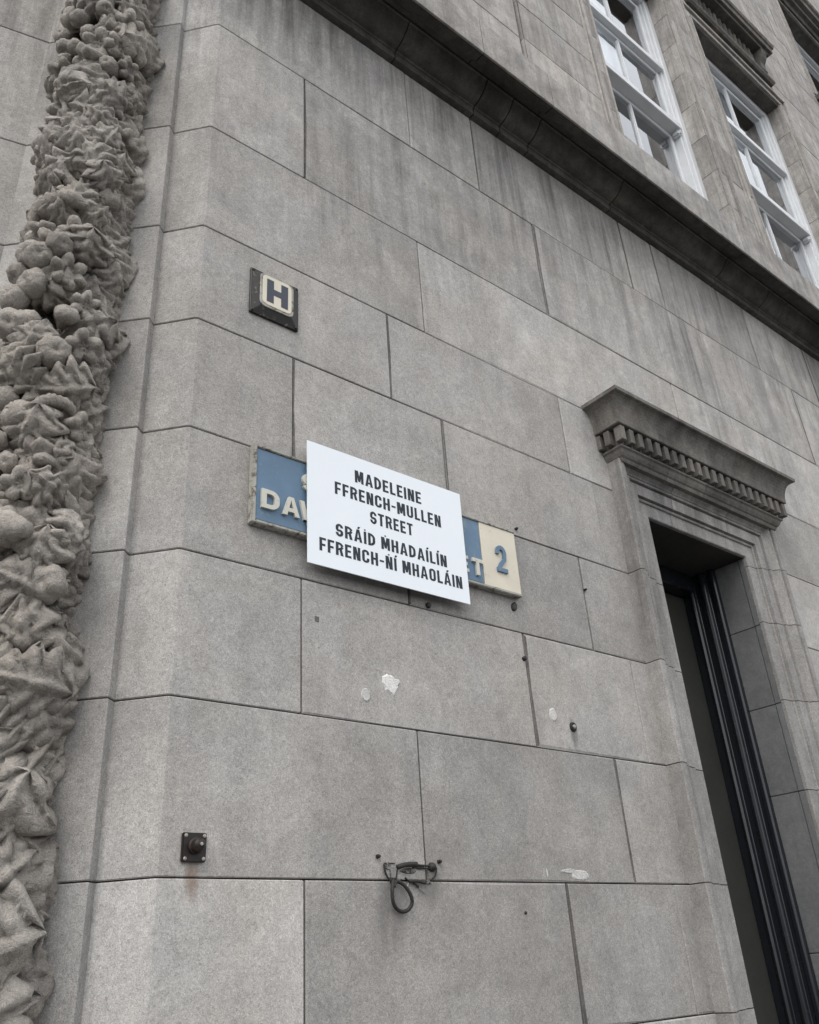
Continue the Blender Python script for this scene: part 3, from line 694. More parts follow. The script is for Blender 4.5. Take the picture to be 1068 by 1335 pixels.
def m_flower(k):
    n = 5 + k % 2; v = []; f = []; nr, na = 7, n * 6
    for j in range(nr + 1):
        r = j / nr
        for i in range(na):
            a = 2 * math.pi * i / na; pet = abs(math.cos(n * a / 2))
            R_ = r * (0.72 + 0.38 * pet); z = 0.55 * math.sin(min(r * 1.25, 1.0) * math.pi * 0.62) - 0.34 * (1 - pet) * r - 0.6 * max(0, r - 0.8)
            if r < 0.3: z += 0.30 * (1 - (r / 0.3) ** 2) - 0.1
            v.append((R_ * math.cos(a), R_ * math.sin(a), z))
    for j in range(nr):
        for i in range(na): f.append((j*na+i, j*na+(i+1) % na, (j+1)*na+(i+1) % na, (j+1)*na+i))
    b = len(v)
    for i in range(na): p = v[nr*na+i]; v.append((p[0] * 0.7, p[1] * 0.7, -0.9))
    for i in range(na): f.append((nr*na+i, nr*na+(i+1) % na, b+(i+1) % na, b+i))
    return mesh('carved_flower', rough(v, 0.07, 2.4, k + 20), f, True)
def m_leaf(k):
    nl, nw = 26, 16; v = []; f = []
    curl = [0.9, 0.5, 1.3, 0.3, 0.7, 1.1][k % 6]; wd = [0.82, 0.95, 0.7, 1.0, 0.88, 0.76][k % 6]
    for lay in (0, 1):
        for j in range(nl + 1):
            t = j / nl; lobe = 0.66 + 0.46 * abs(math.sin(t * math.pi * 4.0 + k))
            half = wd * (math.sin(math.pi * (t ** 0.8)) ** 0.7 if 0 < t < 1 else 0.02) * lobe + 0.03
            for i in range(nw + 1):
                q = -1 + 2 * i / nw; x = q * half
                vein = 0.27 * (abs(math.sin((t * 4.0 - abs(q) * 1.3) * math.pi)) ** 0.7 - 0.5) * (0.25 + 0.75 * abs(q) ** 0.5)
                rib = 0.16 * math.exp(-(q * 6) ** 2) - 0.10 * math.exp(-((abs(q) - 0.22) * 9) ** 2)
                z = 0.42 * math.sin(t * math.pi * 0.9) - curl * 0.55 * t * t - 0.32 * q * q + vein + rib
                v.append((x, -1.0 + 2.0 * t, z - (0.5 if lay else 0)))
    n1 = (nl + 1) * (nw + 1)
    for j in range(nl):
        for i in range(nw):
            a = j*(nw+1)+i; f.append((a, a+1, a+nw+2, a+nw+1)); f.append((n1+a, n1+a+nw+1, n1+a+nw+2, n1+a+1))
    for j in range(nl):
        for i in (0, nw): a = j*(nw+1)+i; c = a+nw+1; f.append((a, c, n1+c, n1+a))
    for i in range(nw):
        for j in (0, nl): a = j*(nw+1)+i; f.append((a, a+1, n1+a+1, n1+a))
    return mesh('carved_leaf', rough(v, 0.06, 2.2, k + 40), f, True)
def m_pod(k):
    n, m = 26, 12; v = []; f = []; bend = [1.9, 2.6, 1.2][k % 3]
    for j in range(n + 1):
        t = j / n; a = -bend / 2 + bend * t; r = 0.30 * (math.sin(math.pi * min(max(t, 0.02), 0.98)) ** 0.45) * (0.7 + 0.5 * t) * (1 + 0.09 * math.cos(j * math.pi))
        c = Vector((math.sin(a) * 1.0, math.cos(a) * 1.0 - 0.75, 0.1)); rad = Vector((math.sin(a), math.cos(a), 0))
        for i in range(m):
            q = 2 * math.pi * i / m; v.append(c + rad * (r * math.cos(q)) + Vector((0, 0, 1)) * (r * math.sin(q)))
    for j in range(n):
        for i in range(m): f.append((j*m+i, j*m+(i+1) % m, (j+1)*m+(i+1) % m, (j+1)*m+i))
    f += [tuple(range(m)), tuple(range(n*m, (n+1)*m))]
    return mesh('carved_pod', rough(v, 0.05, 2.4, k + 60), f, True)
def m_fold(k):
    """hanging ribbon of cloth-like folds"""
    nl, nw = 24, 26; v = []; f = []
    for lay in (0, 1):
        for j in range(nl + 1):
            t = j / nl
            for i in range(nw + 1):
                q = -1 + 2 * i / nw
                z = 0.30 * math.cos(q * 10.5 + 1.6 * math.sin(t * 3 + k)) * (0.45 + 0.55 * t) - 0.4 * q * q - 0.3 * (t - 0.5) ** 2
                x = q * (0.55 + 0.35 * t + 0.1 * math.sin(t * 6 + k)); y = 1.0 - 2.0 * t - 0.16 * math.cos(q * 10.5) * t
                v.append((x, y, z + 0.1 - (0.4 if lay else 0)))
    n1 = (nl + 1) * (nw + 1)
    for j in range(nl):
        for i in range(nw):
            a = j*(nw+1)+i; f.append((a, a+1, a+nw+2, a+nw+1)); f.append((n1+a, n1+a+nw+1, n1+a+nw+2, n1+a+1))
    for j in range(nl):
        for i in (0, nw): a = j*(nw+1)+i; c = a+nw+1; f.append((a, c, n1+c, n1+a))
    for i in range(nw):
        for j in (0, nl): a = j*(nw+1)+i; f.append((a, a+1, n1+a+1, n1+a))
    return mesh('carved_fold', rough(v, 0.06, 2.0, k + 80), f, True)
LIB = {'carved_fruit': [m_fruit(k) for k in range(5)], 'carved_flower': [m_flower(k) for k in range(4)], 'carved_leaf': [m_leaf(k) for k in range(6)],
       'carved_pod': [m_pod(k) for k in range(3)], 'carved_fold': [m_fold(k) for k in range(4)]}
cnt = {}; rr = random.Random(5)
def put(kind, th, z, size, roll=0.0, tilt=(0, 0), lift=0.0, var=None, sq=(1, 1, 1)):
    p = surf(th, z, lift + rr.uniform(-0.018, 0.026)); nrm2 = Vector((math.sin(th) / SA, math.cos(th) / SB)).normalized()
    n3 = Vector((U.x * nrm2.x + NRM.x * nrm2.y, U.y * nrm2.x + NRM.y * nrm2.y, 0)).normalized()
    upv = Vector((0, 0, 1)); rt = upv.cross(n3)
    Rm = Matrix((rt, upv, n3)).transposed()
    Rm = Rm @ Matrix.Rotation(0.0 if kind == 'carved_fold' else 0.32, 3, 'X') @ Matrix.Rotation(roll, 3, 'Z') @ Matrix.Rotation(tilt[0], 3, 'X') @ Matrix.Rotation(tilt[1], 3, 'Y')
    lib = LIB[kind]; me = lib[random.randrange(len(lib)) if var is None else var]
    o = link(kind, me, M_CARVE); mw = Rm.to_4x4() @ Matrix.Diagonal((size * sq[0], size * sq[1], size * sq[2], 1)); mw.translation = p
    csub(o); o.matrix_basis = mw; cnt[kind] = cnt.get(kind, 0) + 1
z = 0.95; row = 0
while z < 5.95:
    big = z < 2.55
    na = 5 if big else 6
    for i in range(na):
        th = -1.42 + 2.84 * (i + 0.5 * (row % 2) + rr.uniform(-0.22, 0.22)) / (na - 0.5)
        if th > 1.5: continue
        zz = z + rr.uniform(-0.03, 0.03); q = rr.random()
        cl = noise.noise(Vector((th * 0.9, zz * 2.2, 3.0)))          # clusters of one kind
        flank = th < -0.95
        if flank:
            put('carved_leaf', th, zz, rr.uniform(0.07, 0.10) * (1.15 if big else 1), rr.uniform(2.3, 3.9), (rr.uniform(-0.1, 0.25), rr.uniform(-0.2, 0.2)), -0.045)
        elif big:
            if q < 0.14: put('carved_fold', th, zz, rr.uniform(0.11, 0.15), rr.uniform(-0.9, 0.7), (rr.uniform(-0.3, 0.3), rr.uniform(-0.3, 0.3)), -0.02)
            elif q < 0.66: put('carved_leaf', th, zz, rr.uniform(0.10, 0.14), rr.uniform(0, 6.28), (rr.uniform(-0.25, 0.25), rr.uniform(-0.25, 0.25)), -0.02)
            elif q < 0.82: put('carved_flower', th, zz, rr.uniform(0.06, 0.09), rr.uniform(0, 6.28), (rr.uniform(-0.4, 0.4), rr.uniform(-0.4, 0.4)), -0.01)
            else: put('carved_fruit', th, zz, rr.uniform(0.045, 0.075), rr.uniform(0, 6.28), (rr.uniform(-1, 1), rr.uniform(-1, 1)), 0.0)
        elif cl > 0.34 or (cl > -0.1 and q > 0.92):
            put('carved_fruit', th, zz, rr.uniform(0.028, 0.046), rr.uniform(0, 6.28), (rr.uniform(-1.2, 1.2), rr.uniform(-1.2, 1.2)), rr.uniform(-0.01, 0.02))
        elif cl < -0.22 or q < 0.46:
            put('carved_leaf', th, zz, rr.uniform(0.062, 0.092), rr.uniform(-1.4, 1.4) + (math.pi if rr.random() < 0.6 else 0), (rr.uniform(-0.5, 0.5), rr.uniform(-0.5, 0.5)), rr.uniform(-0.02, 0.01))
        elif q < 0.88:
            put('carved_flower', th, zz, rr.uniform(0.042, 0.060), rr.uniform(0, 6.28), (rr.uniform(-0.6, 0.6), rr.uniform(-0.6, 0.6)), rr.uniform(-0.015, 0.01))
        else:
            put('carved_pod', th, zz, rr.uniform(0.06, 0.085), rr.uniform(0, 6.28), (rr.uniform(-0.4, 0.4), rr.uniform(-0.4, 0.4)), -0.01)
    z += 0.115 if big else 0.084; row += 1
# the large curled horns and round fruit that stand out
put('carved_pod', 0.10, 3.83, 0.10, 0.35, (0.1, 0.1), 0.01, 1)
put('carved_pod', 0.25, 2.62, 0.19, 0.5, (0.0, 0.1), 0.0, 0)
for (th, zz, s) in ((0.30, 3.64, 0.046), (0.05, 3.60, 0.046), (-0.2, 3.64, 0.042), (0.15, 3.51, 0.048), (0.42, 3.47, 0.046), (-0.35, 3.25, 0.05), (0.32, 3.36, 0.048), (-0.75, 2.56, 0.05)):
    put('carved_fruit', th, zz, s, rr.uniform(0, 6), (rr.uniform(-.6, .6), rr.uniform(-.6, .6)), 0.02)

# ------------------------------------------------------------------ lettering outlines (unit height)
def stroke_path(pts, t):
    P_ = [Vector(p) for p in pts]; n = len(P_); L = []; Rr = []
    for i in range(n):
        ds = []
        if i: ds.append((P_[i] - P_[i-1]).normalized())
        if i < n - 1: ds.append((P_[i+1] - P_[i]).normalized())
        ns = [Vector((-d.y, d.x)) for d in ds]
        b = ns[0] if len(ns) == 1 else (ns[0] + ns[1]) / max(0.4, 1 + ns[0].dot(ns[1]))
        L.append(P_[i] + b * t / 2); Rr.append(P_[i] - b * t / 2)
    return [[L[i], L[i+1], Rr[i+1], Rr[i]] for i in range(n - 1)]
def arc(cx, cy, rx, ry, a0, a1, n=8): return [(cx + rx * math.cos(R(a0 + (a1 - a0) * k / n)), cy + ry * math.sin(R(a0 + (a1 - a0) * k / n))) for k in range(n + 1)]
def rect(a, b, c, d): return [Vector((a, b)), Vector((c, b)), Vector((c, d)), Vector((a, d))]
def glyph(ch, w, t):
    h = t / 2; r = min(w / 2 - h, 0.24)
    if ch == 'I': return [rect(0, 0, t, 1)], t
    if ch == '-': return [rect(0, 0.40, w * 0.62, 0.40 + t * 0.85)], w * 0.62
    if ch == 'E': return [rect(0, 0, t, 1), rect(t, 0, w * .86, t), rect(t, 1 - t, w * .86, 1), rect(t, .5 - h * .95, w * .78, .5 + h * .95)], w * .86
    if ch == 'F': return [rect(0, 0, t, 1), rect(t, 1 - t, w * .86, 1), rect(t, .47 - h * .95, w * .78, .47 + h * .95)], w * .84
    if ch == 'L': return [rect(0, 0, t, 1), rect(t, 0, w * .82, t)], w * .82
    if ch == 'T': return [rect(0, 1 - t, w * .94, 1), rect(w * .47 - h, 0, w * .47 + h, 1 - t)], w * .94
    if ch == 'H': return [rect(0, 0, t, 1), rect(w - t, 0, w, 1), rect(t, .5 - h * .95, w - t, .5 + h * .95)], w
    if ch == 'N': return [rect(0, 0, t, 1), rect(w - t, 0, w, 1), [Vector((t * .55, 1)), Vector((t * 1.3, 1)), Vector((w - t * .55, 0)), Vector((w - t * 1.3, 0))]], w
    if ch == 'M':
        W = w * 1.25
        return [rect(0, 0, t, 1), rect(W - t, 0, W, 1), [Vector((t * .4, 1)), Vector((t * 1.35, 1)), Vector((W / 2 + t * .42, .12)), Vector((W / 2 - t * .42, .12))],
                [Vector((W - t * 1.35, 1)), Vector((W - t * .4, 1)), Vector((W / 2 + t * .42, .12)), Vector((W / 2 - t * .42, .12))]], W
    if ch == 'A':
        W = w * 1.12; a = W / 2
        return [[Vector((0, 0)), Vector((t * 1.0, 0)), Vector((a + t * .18, 1)), Vector((a - t * .55, 1))], [Vector((W - t * 1.0, 0)), Vector((W, 0)), Vector((a + t * .55, 1)), Vector((a - t * .18, 1))],
                rect(W * .22, .2, W * .78, .2 + t * .85)], W
    if ch == 'W':
        W = w * 1.7; q = W / 4
        def leg(xa, xb): return [Vector((xa - t * .52, 1)), Vector((xa + t * .52, 1)), Vector((xb + t * .52, 0)), Vector((xb - t * .52, 0))]
        return [leg(t * .5, q), leg(2 * q, q), leg(2 * q, 3 * q), leg(W - t * .5, 3 * q)], W
    if ch == 'O': return stroke_path(arc(w - h - r, 1 - h - r, r, r, 0, 90) + arc(h + r, 1 - h - r, r, r, 90, 180) + arc(h + r, h + r, r, r, 180, 270) + arc(w - h - r, h + r, r, r, 270, 360) + [(w - h, 0.5), (w - h, 1 - h - r)], t), w
    if ch == 'U': return stroke_path([(h, 1), (h, h + r)] + arc(h + r, h + r, r, r, 180, 270) + arc(w - h - r, h + r, r, r, 270, 360) + [(w - h, 1)], t), w
    if ch == 'C': return stroke_path([(w - h, .64)] + arc(w - h - r, 1 - h - r, r, r, 0, 90) + arc(h + r, 1 - h - r, r, r, 90, 180) + arc(h + r, h + r, r, r, 180, 270) + arc(w - h - r, h + r, r, r, 270, 360) + [(w - h, .36)], t), w
    if ch == 'D':
        r2 = min(w - t, 0.30)
        return [rect(0, 0, t, 1)] + stroke_path([(t, 1 - h), (w - h - r2, 1 - h)] + arc(w - h - r2, 1 - h - r2, r2, r2, 90, 0) + arc(w - h - r2, h + r2, r2, r2, 0, -90) + [(t, h)], t), w
    if ch == 'R':
        rr_ = 0.23
        return [rect(0, 0, t, 1), [Vector((w * .46, .46)), Vector((w * .46 + t * 1.0, .46)), Vector((w * 1.03, 0)), Vector((w * 1.03 - t * 1.08, 0))]] + \
               stroke_path([(t, 1 - h), (w - h - rr_ + .02, 1 - h)] + arc(w - h - rr_ + .02, 1 - h - rr_, rr_, rr_, 90, 0) + arc(w - h - rr_ + .02, .40 + h + rr_ * .98, rr_, rr_, 0, -90) + [(t, .40 + h)], t), w
    if ch == 'S':
        ry = 0.215
        return stroke_path([(w - h, .70)] + arc(w / 2, 1 - h - ry, w / 2 - h, ry, 0, 180, 12) + arc(w / 2, .5 + .10, w / 2 - h, .16, 180, 235, 4) + [(w * .62, .47)] + arc(w / 2, .5 - .16, w / 2 - h, .15, 40, 0, 4) + arc(w / 2, h + ry, w / 2 - h, ry, 0, -180, 12) + [(h, .31)], t), w
    if ch == '2':
        return stroke_path([(h, .66)] + arc(w / 2, 1 - h - .19, w / 2 - h, .19, 180, 0, 12) + [(w - h, .68), (w * .78, .48), (w * .42, .30), (h * 1.1, t * .6)], t) + [rect(0, 0, w, t)], w
    return [], w * 0.55
def layout(text, w, t, gap):
    """returns polygons and total width for a line; acute accents as combining marks after the letter: ' dot = ."""
    polys = []; x = 0
    for ch in text:
        if ch == ' ': x += w * 0.62; continue
        if ch == "'":
            px = lastx + lastw / 2; polys.append([Vector((px - t * .25, 1.06)), Vector((px + t * .45, 1.06)), Vector((px + t * .95, 1.24)), Vector((px + t * .05, 1.24))]); continue
        if ch == '.':
            px = lastx + lastw / 2; polys.append([Vector((px + t * .38 * math.cos(k * math.pi / 4), 1.13 + t * .38 * math.sin(k * math.pi / 4))) for k in range(8)]); continue
        pl, gw = glyph(ch, w, t); lastx, lastw = x, gw
        polys += [[p + Vector((x, 0)) for p in q] for q in pl]; x += gw + gap
    return polys, x - gap
def solid(mb, polys, ox, oz, sx, sz, y0, y1=None):
    """polygons in (x,z), front at y0; thickness to y1; pieces get tiny steps so no faces coincide"""
    for i, q in enumerate(polys):
        e = 0.00004 * (i % 7); n = len(q)
        v = [(ox + p.x * sx, y0 - e, oz + p.y * sz) for p in q]
        if y1 is None: mb.add(v, [tuple(range(n))])
        else:
            v += [(ox + p.x * sx, y1, oz + p.y * sz) for p in q]
            mb.add(v, [tuple(range(n)), tuple(range(n, 2*n))] + [(k, (k+1) % n, n + (k+1) % n, n + k) for k in range(n)])

# ------------------------------------------------------------------ white paper sign
def thing(name, loc, label, cat, group=None):
    o = empty(name, loc); tag(o, label, cat, group); return o
def tsub(root, o):
    o.parent = root; o.matrix_parent_inverse = Matrix.Translation(-Vector(root.location)); return o
SY = 1.9605
s = thing('protest_sign', (1.588, SY, 2.745), 'white rectangular board lettered MADELEINE FFRENCH-MULLEN STREET fixed over the blue nameplate', 'sign')
n = 14; v = []; f = []
x0, x1, z0, z1 = 1.264, 1.916, 2.745, 3.175
for k in range(n + 1):
    q = k / n; X = x0 + (x1 - x0) * q; bow = -0.003 * math.sin(q * math.pi) * 0.0
    v += [(X, SY, z0), (X, SY, z1), (X, SY + 0.004, z0), (X, SY + 0.004, z1)]
for k in range(n):
    a = k * 4; f += [(a, a+4, a+5, a+1), (a+2, a+3, a+7, a+6), (a, a+2, a+6, a+4), (a+1, a+5, a+7, a+3)]
f += [(0, 1, 3, 2), (n*4, n*4+2, n*4+3, n*4+1)]
tsub(s, link('board', mesh('board', v, f), M_SIGN))
LINES = [('MADELEINE', 1.447, 1.728, 3.077, 0.0465), ('FFRENCH-MULLEN', 1.3665, 1.811, 3.0095, 0.0455), ('STREET', 1.503, 1.681, 2.942, 0.0450),
         ("SRA'I.D M.HADAI'LI'N", 1.3665, 1.823, 2.860, 0.0440), ("FFRENCH-N.I' MHAOLA'IN", 1.3055, 1.886, 2.7945, 0.0450)]
for (txt, a, b_, zb, hh) in LINES:
    pl, tw = layout(txt, 0.47, 0.168, 0.112); k = (b_ - a) / tw; x = a
    for word in txt.split(' '):
        pw, ww = layout(word, 0.47, 0.168, 0.112); mb = MB(); solid(mb, pw, x, zb, k, hh, SY - 0.0004)
        x += (ww + 0.112 + 0.47 * 0.62) * k
        tsub(s, mb.build('printed_word', M_INK))

# ------------------------------------------------------------------ street nameplate under it
s = thing('street_nameplate', (1.64, 1.98, 2.84), 'blue enamel street nameplate with cream raised letters and cream panel numbered 2', 'street sign')
px0, px1, pz0, pz1 = 1.080, 2.196, 2.836, 3.106
mb = MB(); mb.box(px0 + 0.004, px1 - 0.002, 1.983, 1.999, pz0 + 0.004, pz1 - 0.004); tsub(s, mb.build('back_plate', M_BLACK, bevel=0.002))
DV = 2.012
mb = MB(); mb.box(px0 + 0.014, DV - 0.0015, 1.977, 1.9835, pz0 + 0.014, pz1 - 0.012); tsub(s, mb.build('blue_panel', M_BLUE, bevel=0.001))
mb = MB(); mb.box(DV + 0.0015, px1 - 0.001, 1.9755, 1.9832, pz0 + 0.010, pz1 - 0.010); tsub(s, mb.build('cream_panel', M_CREAM, bevel=0.001))
for (a, b_, c, d) in ((px0, px0 + 0.013, pz0, pz1), (px0 + 0.0135, px1, pz1 - 0.0105, pz1), (px0 + 0.0135, px1, pz0, pz0 + 0.0115)):
    mb = MB(); mb.box(a, b_, 1.972, 1.9995, c, d); tsub(s, mb.build('frame_rail', M_FRAME, bevel=0.0025, seg=2))
def letter(ch, xa, xb, za, zb, mat, w=0.62, t=0.19, y0=1.968, y1=1.9775):
    pl, gw = glyph(ch, w, t); mb = MB(); solid(mb, pl, xa, za, (xb - xa) / gw, zb - za, y0, y1); tsub(s, mb.build('letter', mat))
letter('D', 1.109, 1.170, 2.890, 2.954, M_LETTER, 0.8, 0.22); letter('A', 1.181, 1.241, 2.888, 2.952, M_LETTER, 0.8, 0.24)
letter('W', 1.243, 1.325, 2.888, 2.952, M_LETTER, 0.75, 0.22); letter('S', 1.252, 1.300, 2.993, 3.055, M_LETTER, 0.72, 0.22)
letter('E', 1.888, 1.934, 2.873, 2.935, M_LETTER, 0.7, 0.2); letter('T', 1.955, 2.004, 2.872, 2.936, M_LETTER, 0.8, 0.22)
letter('2', 2.080, 2.131, 2.913, 3.020, M_BLUE, 0.5, 0.15)

# ------------------------------------------------------------------ hydrant plate
s = thing('hydrant_plate', (1.145, 1.99, 3.62), 'small square black iron plate with cream face and dark letter H', 'sign')
hx0, hx1, hz0, hz1 = 1.058, 1.248, 3.632, 3.828
def frustum(mb, a, b_, c, d, y0, ins, y1):
    v = [(a, y0, c), (b_, y0, c), (b_, y0, d), (a, y0, d), (a + ins, y1, c + ins), (b_ - ins, y1, c + ins), (b_ - ins, y1, d - ins), (a + ins, y1, d - ins)]
    mb.add(v, [(0,1,2,3),(4,5,6,7),(0,1,5,4),(1,2,6,5),(2,3,7,6),(3,0,4,7)])
mb = MB(); mb.box(hx0, hx1, 1.990, 1.9995, hz0, hz1); tsub(s, mb.build('base_plate', M_BLACK, bevel=0.002))
mb = MB(); frustum(mb, hx0 + 0.003, hx1 - 0.003, hz0 + 0.003, hz1 - 0.003, 1.9905, 0.030, 1.978); tsub(s, mb.build('sloped_frame', M_BLACK, bevel=0.002))
def rrect(mb, cx, cz, wx, wz, rad, y0, y1, n=6):
    pts = []
    for (sx, sz, a0) in ((1, 1, 0), (-1, 1, 90), (-1, -1, 180), (1, -1, 270)):
        for k in range(n + 1):
            a = R(a0 + 90 * k / n); pts.append((cx + sx * (wx / 2 - rad) + rad * math.cos(a), cz + sz * (wz / 2 - rad) + rad * math.sin(a)))
    m = len(pts); v = [(p[0], y0, p[1]) for p in pts] + [(p[0], y1, p[1]) for p in pts]
    mb.add(v, [tuple(range(m)), tuple(range(m, 2*m))] + [(i, (i+1) % m, m + (i+1) % m, m + i) for i in range(m)])
mb = MB(); rrect(mb, 1.1525, 3.738, 0.132, 0.148, 0.022, 1.974, 1.979); tsub(s, mb.build('rim', M_FRAME, bevel=0.0015))
mb = MB(); rrect(mb, 1.1525, 3.738, 0.114, 0.130, 0.018, 1.9722, 1.9742); tsub(s, mb.build('cream_face', M_CREAM, bevel=0.0008))
pl, gw = glyph('H', 0.84, 0.27); mb = MB(); solid(mb, pl, 1.111, 3.688, 0.083 / gw, 0.100, 1.9713, 1.9725); tsub(s, mb.build('letter', M_NAVY))
for (hx, hz) in ((1.067, 3.818), (1.238, 3.818), (1.238, 3.642), (1.067, 3.642)):
    mb = MB(); lathe_y(mb, hx, 1.991, hz, [(0.006, 0), (0.006, 0.004), (0.003, 0.006)], 10); tsub(s, mb.build('screw', M_BLACK))

# ------------------------------------------------------------------ little iron plate with a knob
s = thing('iron_knob_plate', (0.966, 1.995, 1.912), 'small dark iron plate with round knob and four screws low on the wall', 'metal fitting')
mb = MB(); mb.box(0.935, 0.996, 1.989, 1.9995, 1.912, 1.977); tsub(s, mb.build('base_plate', M_RUSTY, bevel=0.002, seg=2))
mb = MB(); lathe_y(mb, 0.967, 1.9895, 1.947, [(0.019, 0), (0.019, 0.005), (0.0155, 0.007), (0.0155, 0.020), (0.014, 0.026), (0.010, 0.031), (0.004, 0.0335)], 20); tsub(s, mb.build('knob', M_RUSTY, smooth=False, bevel=0.0))
mb = MB(); lathe_y(mb, 0.967, 1.957, 1.9475, [(0.004, 0), (0.004, 0.0015), (0.0025, 0.002)], 10); tsub(s, mb.build('knob_stud', M_SCREW))
for (hx, hz) in ((0.942, 1.970), (0.989, 1.970), (0.942, 1.919), (0.989, 1.919)):
    mb = MB(); lathe_y(mb, hx, 1.9895, hz, [(0.0045, 0), (0.0045, 0.002), (0.002, 0.003)], 10); tsub(s, mb.build('screw', M_SCREW))

# ------------------------------------------------------------------ torn-off box with a loop of cable
s = thing('cable_remnant', (1.6, 1.99, 1.80), 'loop of black cable hanging from broken bracket remains on the wall', 'cable')
def at(px, pz, d=0.008): return (px, WY - d, pz)
# loop of thick cable (pixels of the close-up turned into wall positions)
def c8(u, v_, d=0.012): 
    X = 1.500 + (u - 80) / 1068 * 0.288; Z = 1.972 - v_ / 1068 * 0.196
    return (X, WY - d, Z)
lp = [(262, 520), (235, 620), (228, 740), (250, 840), (310, 915), (385, 940), (450, 905), (485, 820), (470, 720), (420, 610), (370, 545), (320, 520), (285, 540), (262, 600)]
mb = MB(); pts = [Vector(c8(u, q, 0.014 + 0.004 * math.sin(i))) for i, (u, q) in enumerate(lp)]
def smooth_pts(p, it=2):
    for _ in range(it):
        o = [p[0]]
        for i in range(len(p) - 1): o += [p[i] * .75 + p[i+1] * .25, p[i] * .25 + p[i+1] * .75]
        o.append(p[-1]); p = o
    return p
tube(mb, smooth_pts(pts), 0.0052, 8); tsub(s, mb.build('cable_loop', M_CABLE, smooth=True))
for (pp, rad, nm, mt) in (([(180, 280), (185, 390), (220, 480), (262, 540)], 0.0026, 'cable', M_CABLE), ([(868, 310), (860, 400), (835, 455), (800, 480)], 0.0022, 'cable', M_CABLE),
                          ([(330, 330), (400, 300), (500, 285), (580, 285)], 0.0075, 'cable_sleeve', M_CABLE), ([(580, 285), (660, 292), (750, 295), (800, 310)], 0.0028, 'cable', M_CABLE),
                          ([(540, 330), (640, 325), (740, 335), (800, 320)], 0.002, 'cable', M_CABLE), ([(440, 470), (490, 520), (560, 545), (610, 600)], 0.0026, 'wire', M_CABLE),
                          ([(490, 520), (470, 580), (450, 650)], 0.0014, 'wire', M_SCREW), ([(610, 600), (650, 640), (700, 690)], 0.0010, 'wire', M_SCREW), ([(345, 360), (335, 430), (330, 500)], 0.002, 'wire', M_CABLE),
                          ([(480, 520), (600, 515), (690, 540)], 0.0045, 'cable_sleeve', M_CABLE)):
    mb = MB(); tube(mb, smooth_pts([Vector(c8(u, q, 0.002 + rad * 1.4)) for (u, q) in pp], 1), rad, 6); tsub(s, mb.build(nm, mt, smooth=True))
mb = MB(); lathe_y(mb, c8(815, 310)[0], 1.9995, c8(815, 310)[2], [(0.013, 0), (0.012, 0.006), (0.007, 0.014), (0.003, 0.016)], 10); tsub(s, mb.build('cable_knot', M_CABLE, smooth=True))
def flake(name, cx, cz, wx, wz, seed, mat, th=0.003, n=18, jag=0.28, root=None):
    rg = random.Random(seed); pts = []
    for k in range(n):
        a = 2 * math.pi * k / n; r = 1 - jag * (0.5 + 0.5 * noise.noise(Vector((math.cos(a) * 1.6 + seed, math.sin(a) * 1.6, seed * 0.7)))) - jag * 0.25 * rg.random(); pts.append((cx + wx * r * math.cos(a), cz + wz * r * math.sin(a)))
    c = [(p[0] * .8 + cx * .2, p[1] * .8 + cz * .2) for p in pts]
    v = [(p[0], WY + 0.001, p[1]) for p in pts] + [(p[0], WY - th, p[1]) for p in c]
    f = [tuple(range(n, 2*n))] + [(i, (i+1) % n, n + (i+1) % n, n + i) for i in range(n)]
    o = link(name, mesh(name, v, f), mat)
    return P(o) if root is None else tsub(root, o)
def bar(name, u0, v0, u1, v1, mat, th=0.003):
    a = c8(u0, v0); b_ = c8(u1, v1); mb = MB(); mb.box(min(a[0], b_[0]), max(a[0], b_[0]), WY - th, WY - 0.0002, min(a[2], b_[2]), max(a[2], b_[2])); tsub(s, mb.build(name, mat, bevel=0.0008))
M_GREYSTAIN = paint('grey_sealant', (0.22, 0.215, 0.20), 0.8, 0.2, (0.05, 0.045, 0.04), 120, 0.42, 0.56, bstr=0.6)
bar('bracket_edge', 190, 262, 330, 276, M_GREYSTAIN); bar('bracket_edge', 186, 278, 200, 420, M_GREYSTAIN); bar('bracket_edge', 258, 350, 272, 462, M_GREYSTAIN)
bar('bracket_edge', 250, 464, 330, 476, M_GREYSTAIN); bar('bracket_edge', 332, 484, 770, 500, M_GREYSTAIN); bar('bracket_edge', 756, 330, 768, 482, M_GREYSTAIN); bar('bracket_edge', 690, 536, 790, 552, M_CABLE)
flake('sealant_scrap', *[c8(500, 370)[i] for i in (0, 2)], 0.035, 0.010, 3, M_GREYSTAIN, 0.004, root=s)
flake('sealant_scrap', *[c8(660, 320)[i] for i in (0, 2)], 0.022, 0.008, 4, M_GREYSTAIN, 0.003, root=s)
flake('sealant_scrap', *[c8(730, 520)[i] for i in (0, 2)], 0.018, 0.008, 6, M_GREYSTAIN, 0.004, root=s)
flake('sealant_scrap', *[c8(240, 310)[i] for i in (0, 2)], 0.016, 0.012, 9, M_GREYSTAIN, 0.003, root=s)

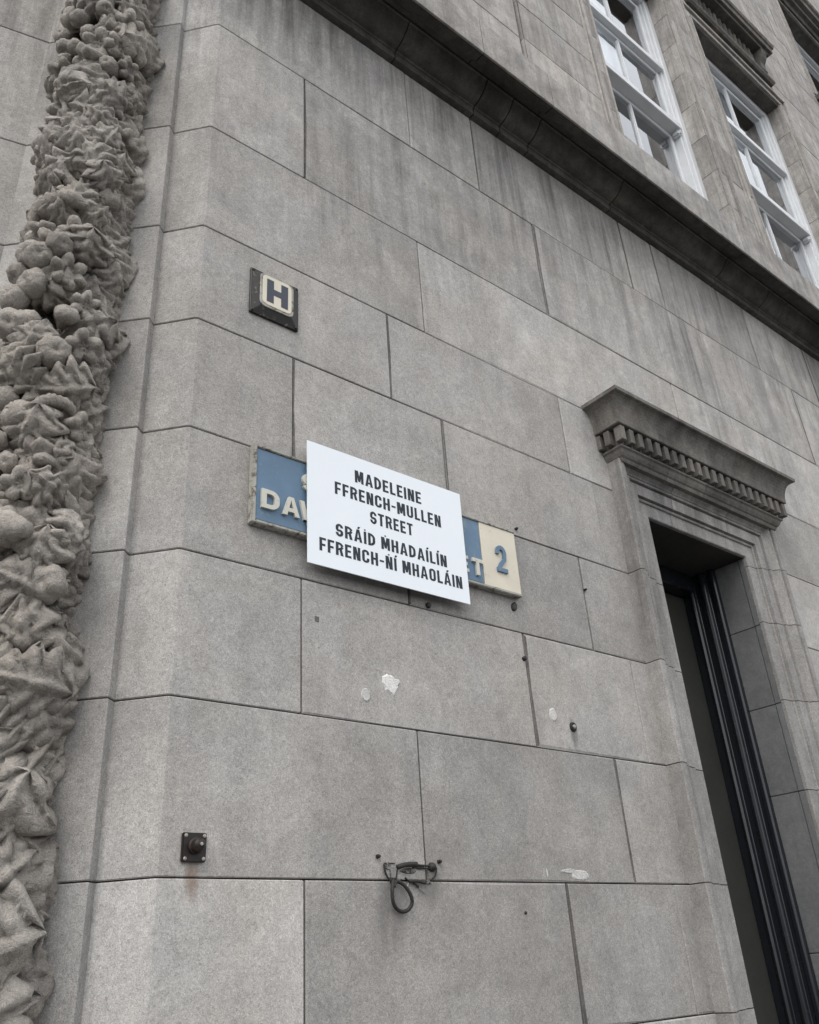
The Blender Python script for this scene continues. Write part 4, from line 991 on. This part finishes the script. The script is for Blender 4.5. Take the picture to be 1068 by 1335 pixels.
# ------------------------------------------------------------------ bolts, plugs, patches on the wall
def bolt(x, z, r, label, name='wall_bolt', d=0.012, group=None, mat=M_BLACK):
    mb = MB(); lathe_y(mb, 0, 0, 0, [(r, -0.001), (r, d * 0.6), (r * 0.7, d), (r * 0.2, d * 1.05)], 12)
    o = mb.build(name, mat); o.location = (x, WY, z); tag(o, label, 'bolt', group); return o
bolt(2.189, 2.609, 0.0085, 'black bolt head in the vertical joint below the cream panel')
bolt(2.594, 2.962, 0.005, 'tiny dark bolt in the vertical joint beside the doorway')
bolt(2.235, 3.137, 0.006, 'rusty bolt just above the corner of the cream panel')
bolt(2.205, 3.105, 0.007, 'dark bolt at the top corner of the cream panel', d=0.012)
bolt(1.758, 2.722, 0.010, 'dark stub in the joint directly under the white board', d=0.010)
bolt(1.508, 1.9385, 0.0055, 'small black screw above the left end of the cable remains')
bolt(1.726, 1.930, 0.0055, 'small black screw above the right end of the cable remains')
bolt(2.055, 1.794, 0.0045, 'tiny dark nail between the cable loop and white flake', d=0.005)
o = bolt(2.172, 2.803, 0.013, 'dark oval plug under the corner of the cream panel', 'wall_plug', d=0.006); o.scale = (1, 1, 1.5); o.rotation_euler = (0, 0.5, 0)
r_ = thing('wall_anchor', (2.399, WY, 2.391), 'dark oval anchor with steel centre near the doorway', 'bolt')
mb = MB(); lathe_y(mb, 2.399, WY, 2.391, [(0.017, -0.001), (0.017, 0.004), (0.013, 0.006), (0.010, 0.003)], 16); o = tsub(r_, mb.build('washer', M_BLACK))
mb = MB(); lathe_y(mb, 2.399, WY - 0.003, 2.391, [(0.008, 0), (0.008, 0.006), (0.004, 0.008)], 6); tsub(r_, mb.build('nut', M_SCREW))
mb = MB(); mb.box(-0.007, 0.007, -0.0008, 0.002, -0.008, 0.008); o = mb.build('wall_plug', M_DIRT, loc=(1.32, WY, 2.589)); tag(o, 'small square dark plug set in the stone left of the white board', 'plug')
def lab(o, l): o['label'] = l; return o
lab(flake('filler_patch', 1.489, 2.384, 0.018, 0.024, 21, M_PATCH, jag=0.12), 'small round white filler spot')
lab(flake('filler_patch', 1.586, 2.430, 0.046, 0.044, 22, M_PATCH, 0.004, 22, 0.5), 'ragged white filler patch')
lab(flake('filler_patch', 2.303, 2.424, 0.022, 0.030, 23, M_PATCH, jag=0.2), 'oval white filler spot beside the anchor')
lab(flake('label_residue', 2.326, 1.903, 0.056, 0.022, 24, M_PATCH, 0.0015, 40, 0.38), 'torn white label residue across the joint')
lab(flake('label_residue', 2.278, 1.914, 0.052, 0.010, 25, M_PATCH, 0.0016, 40, 0.4), 'torn strip of white label residue')
lab(flake('label_residue', 2.172, 1.906, 0.004, 0.018, 27, M_PATCH, 0.0012, 16, 0.4), 'thin sliver of white label residue')
print('carved', cnt, 'objects', len(bpy.data.objects))
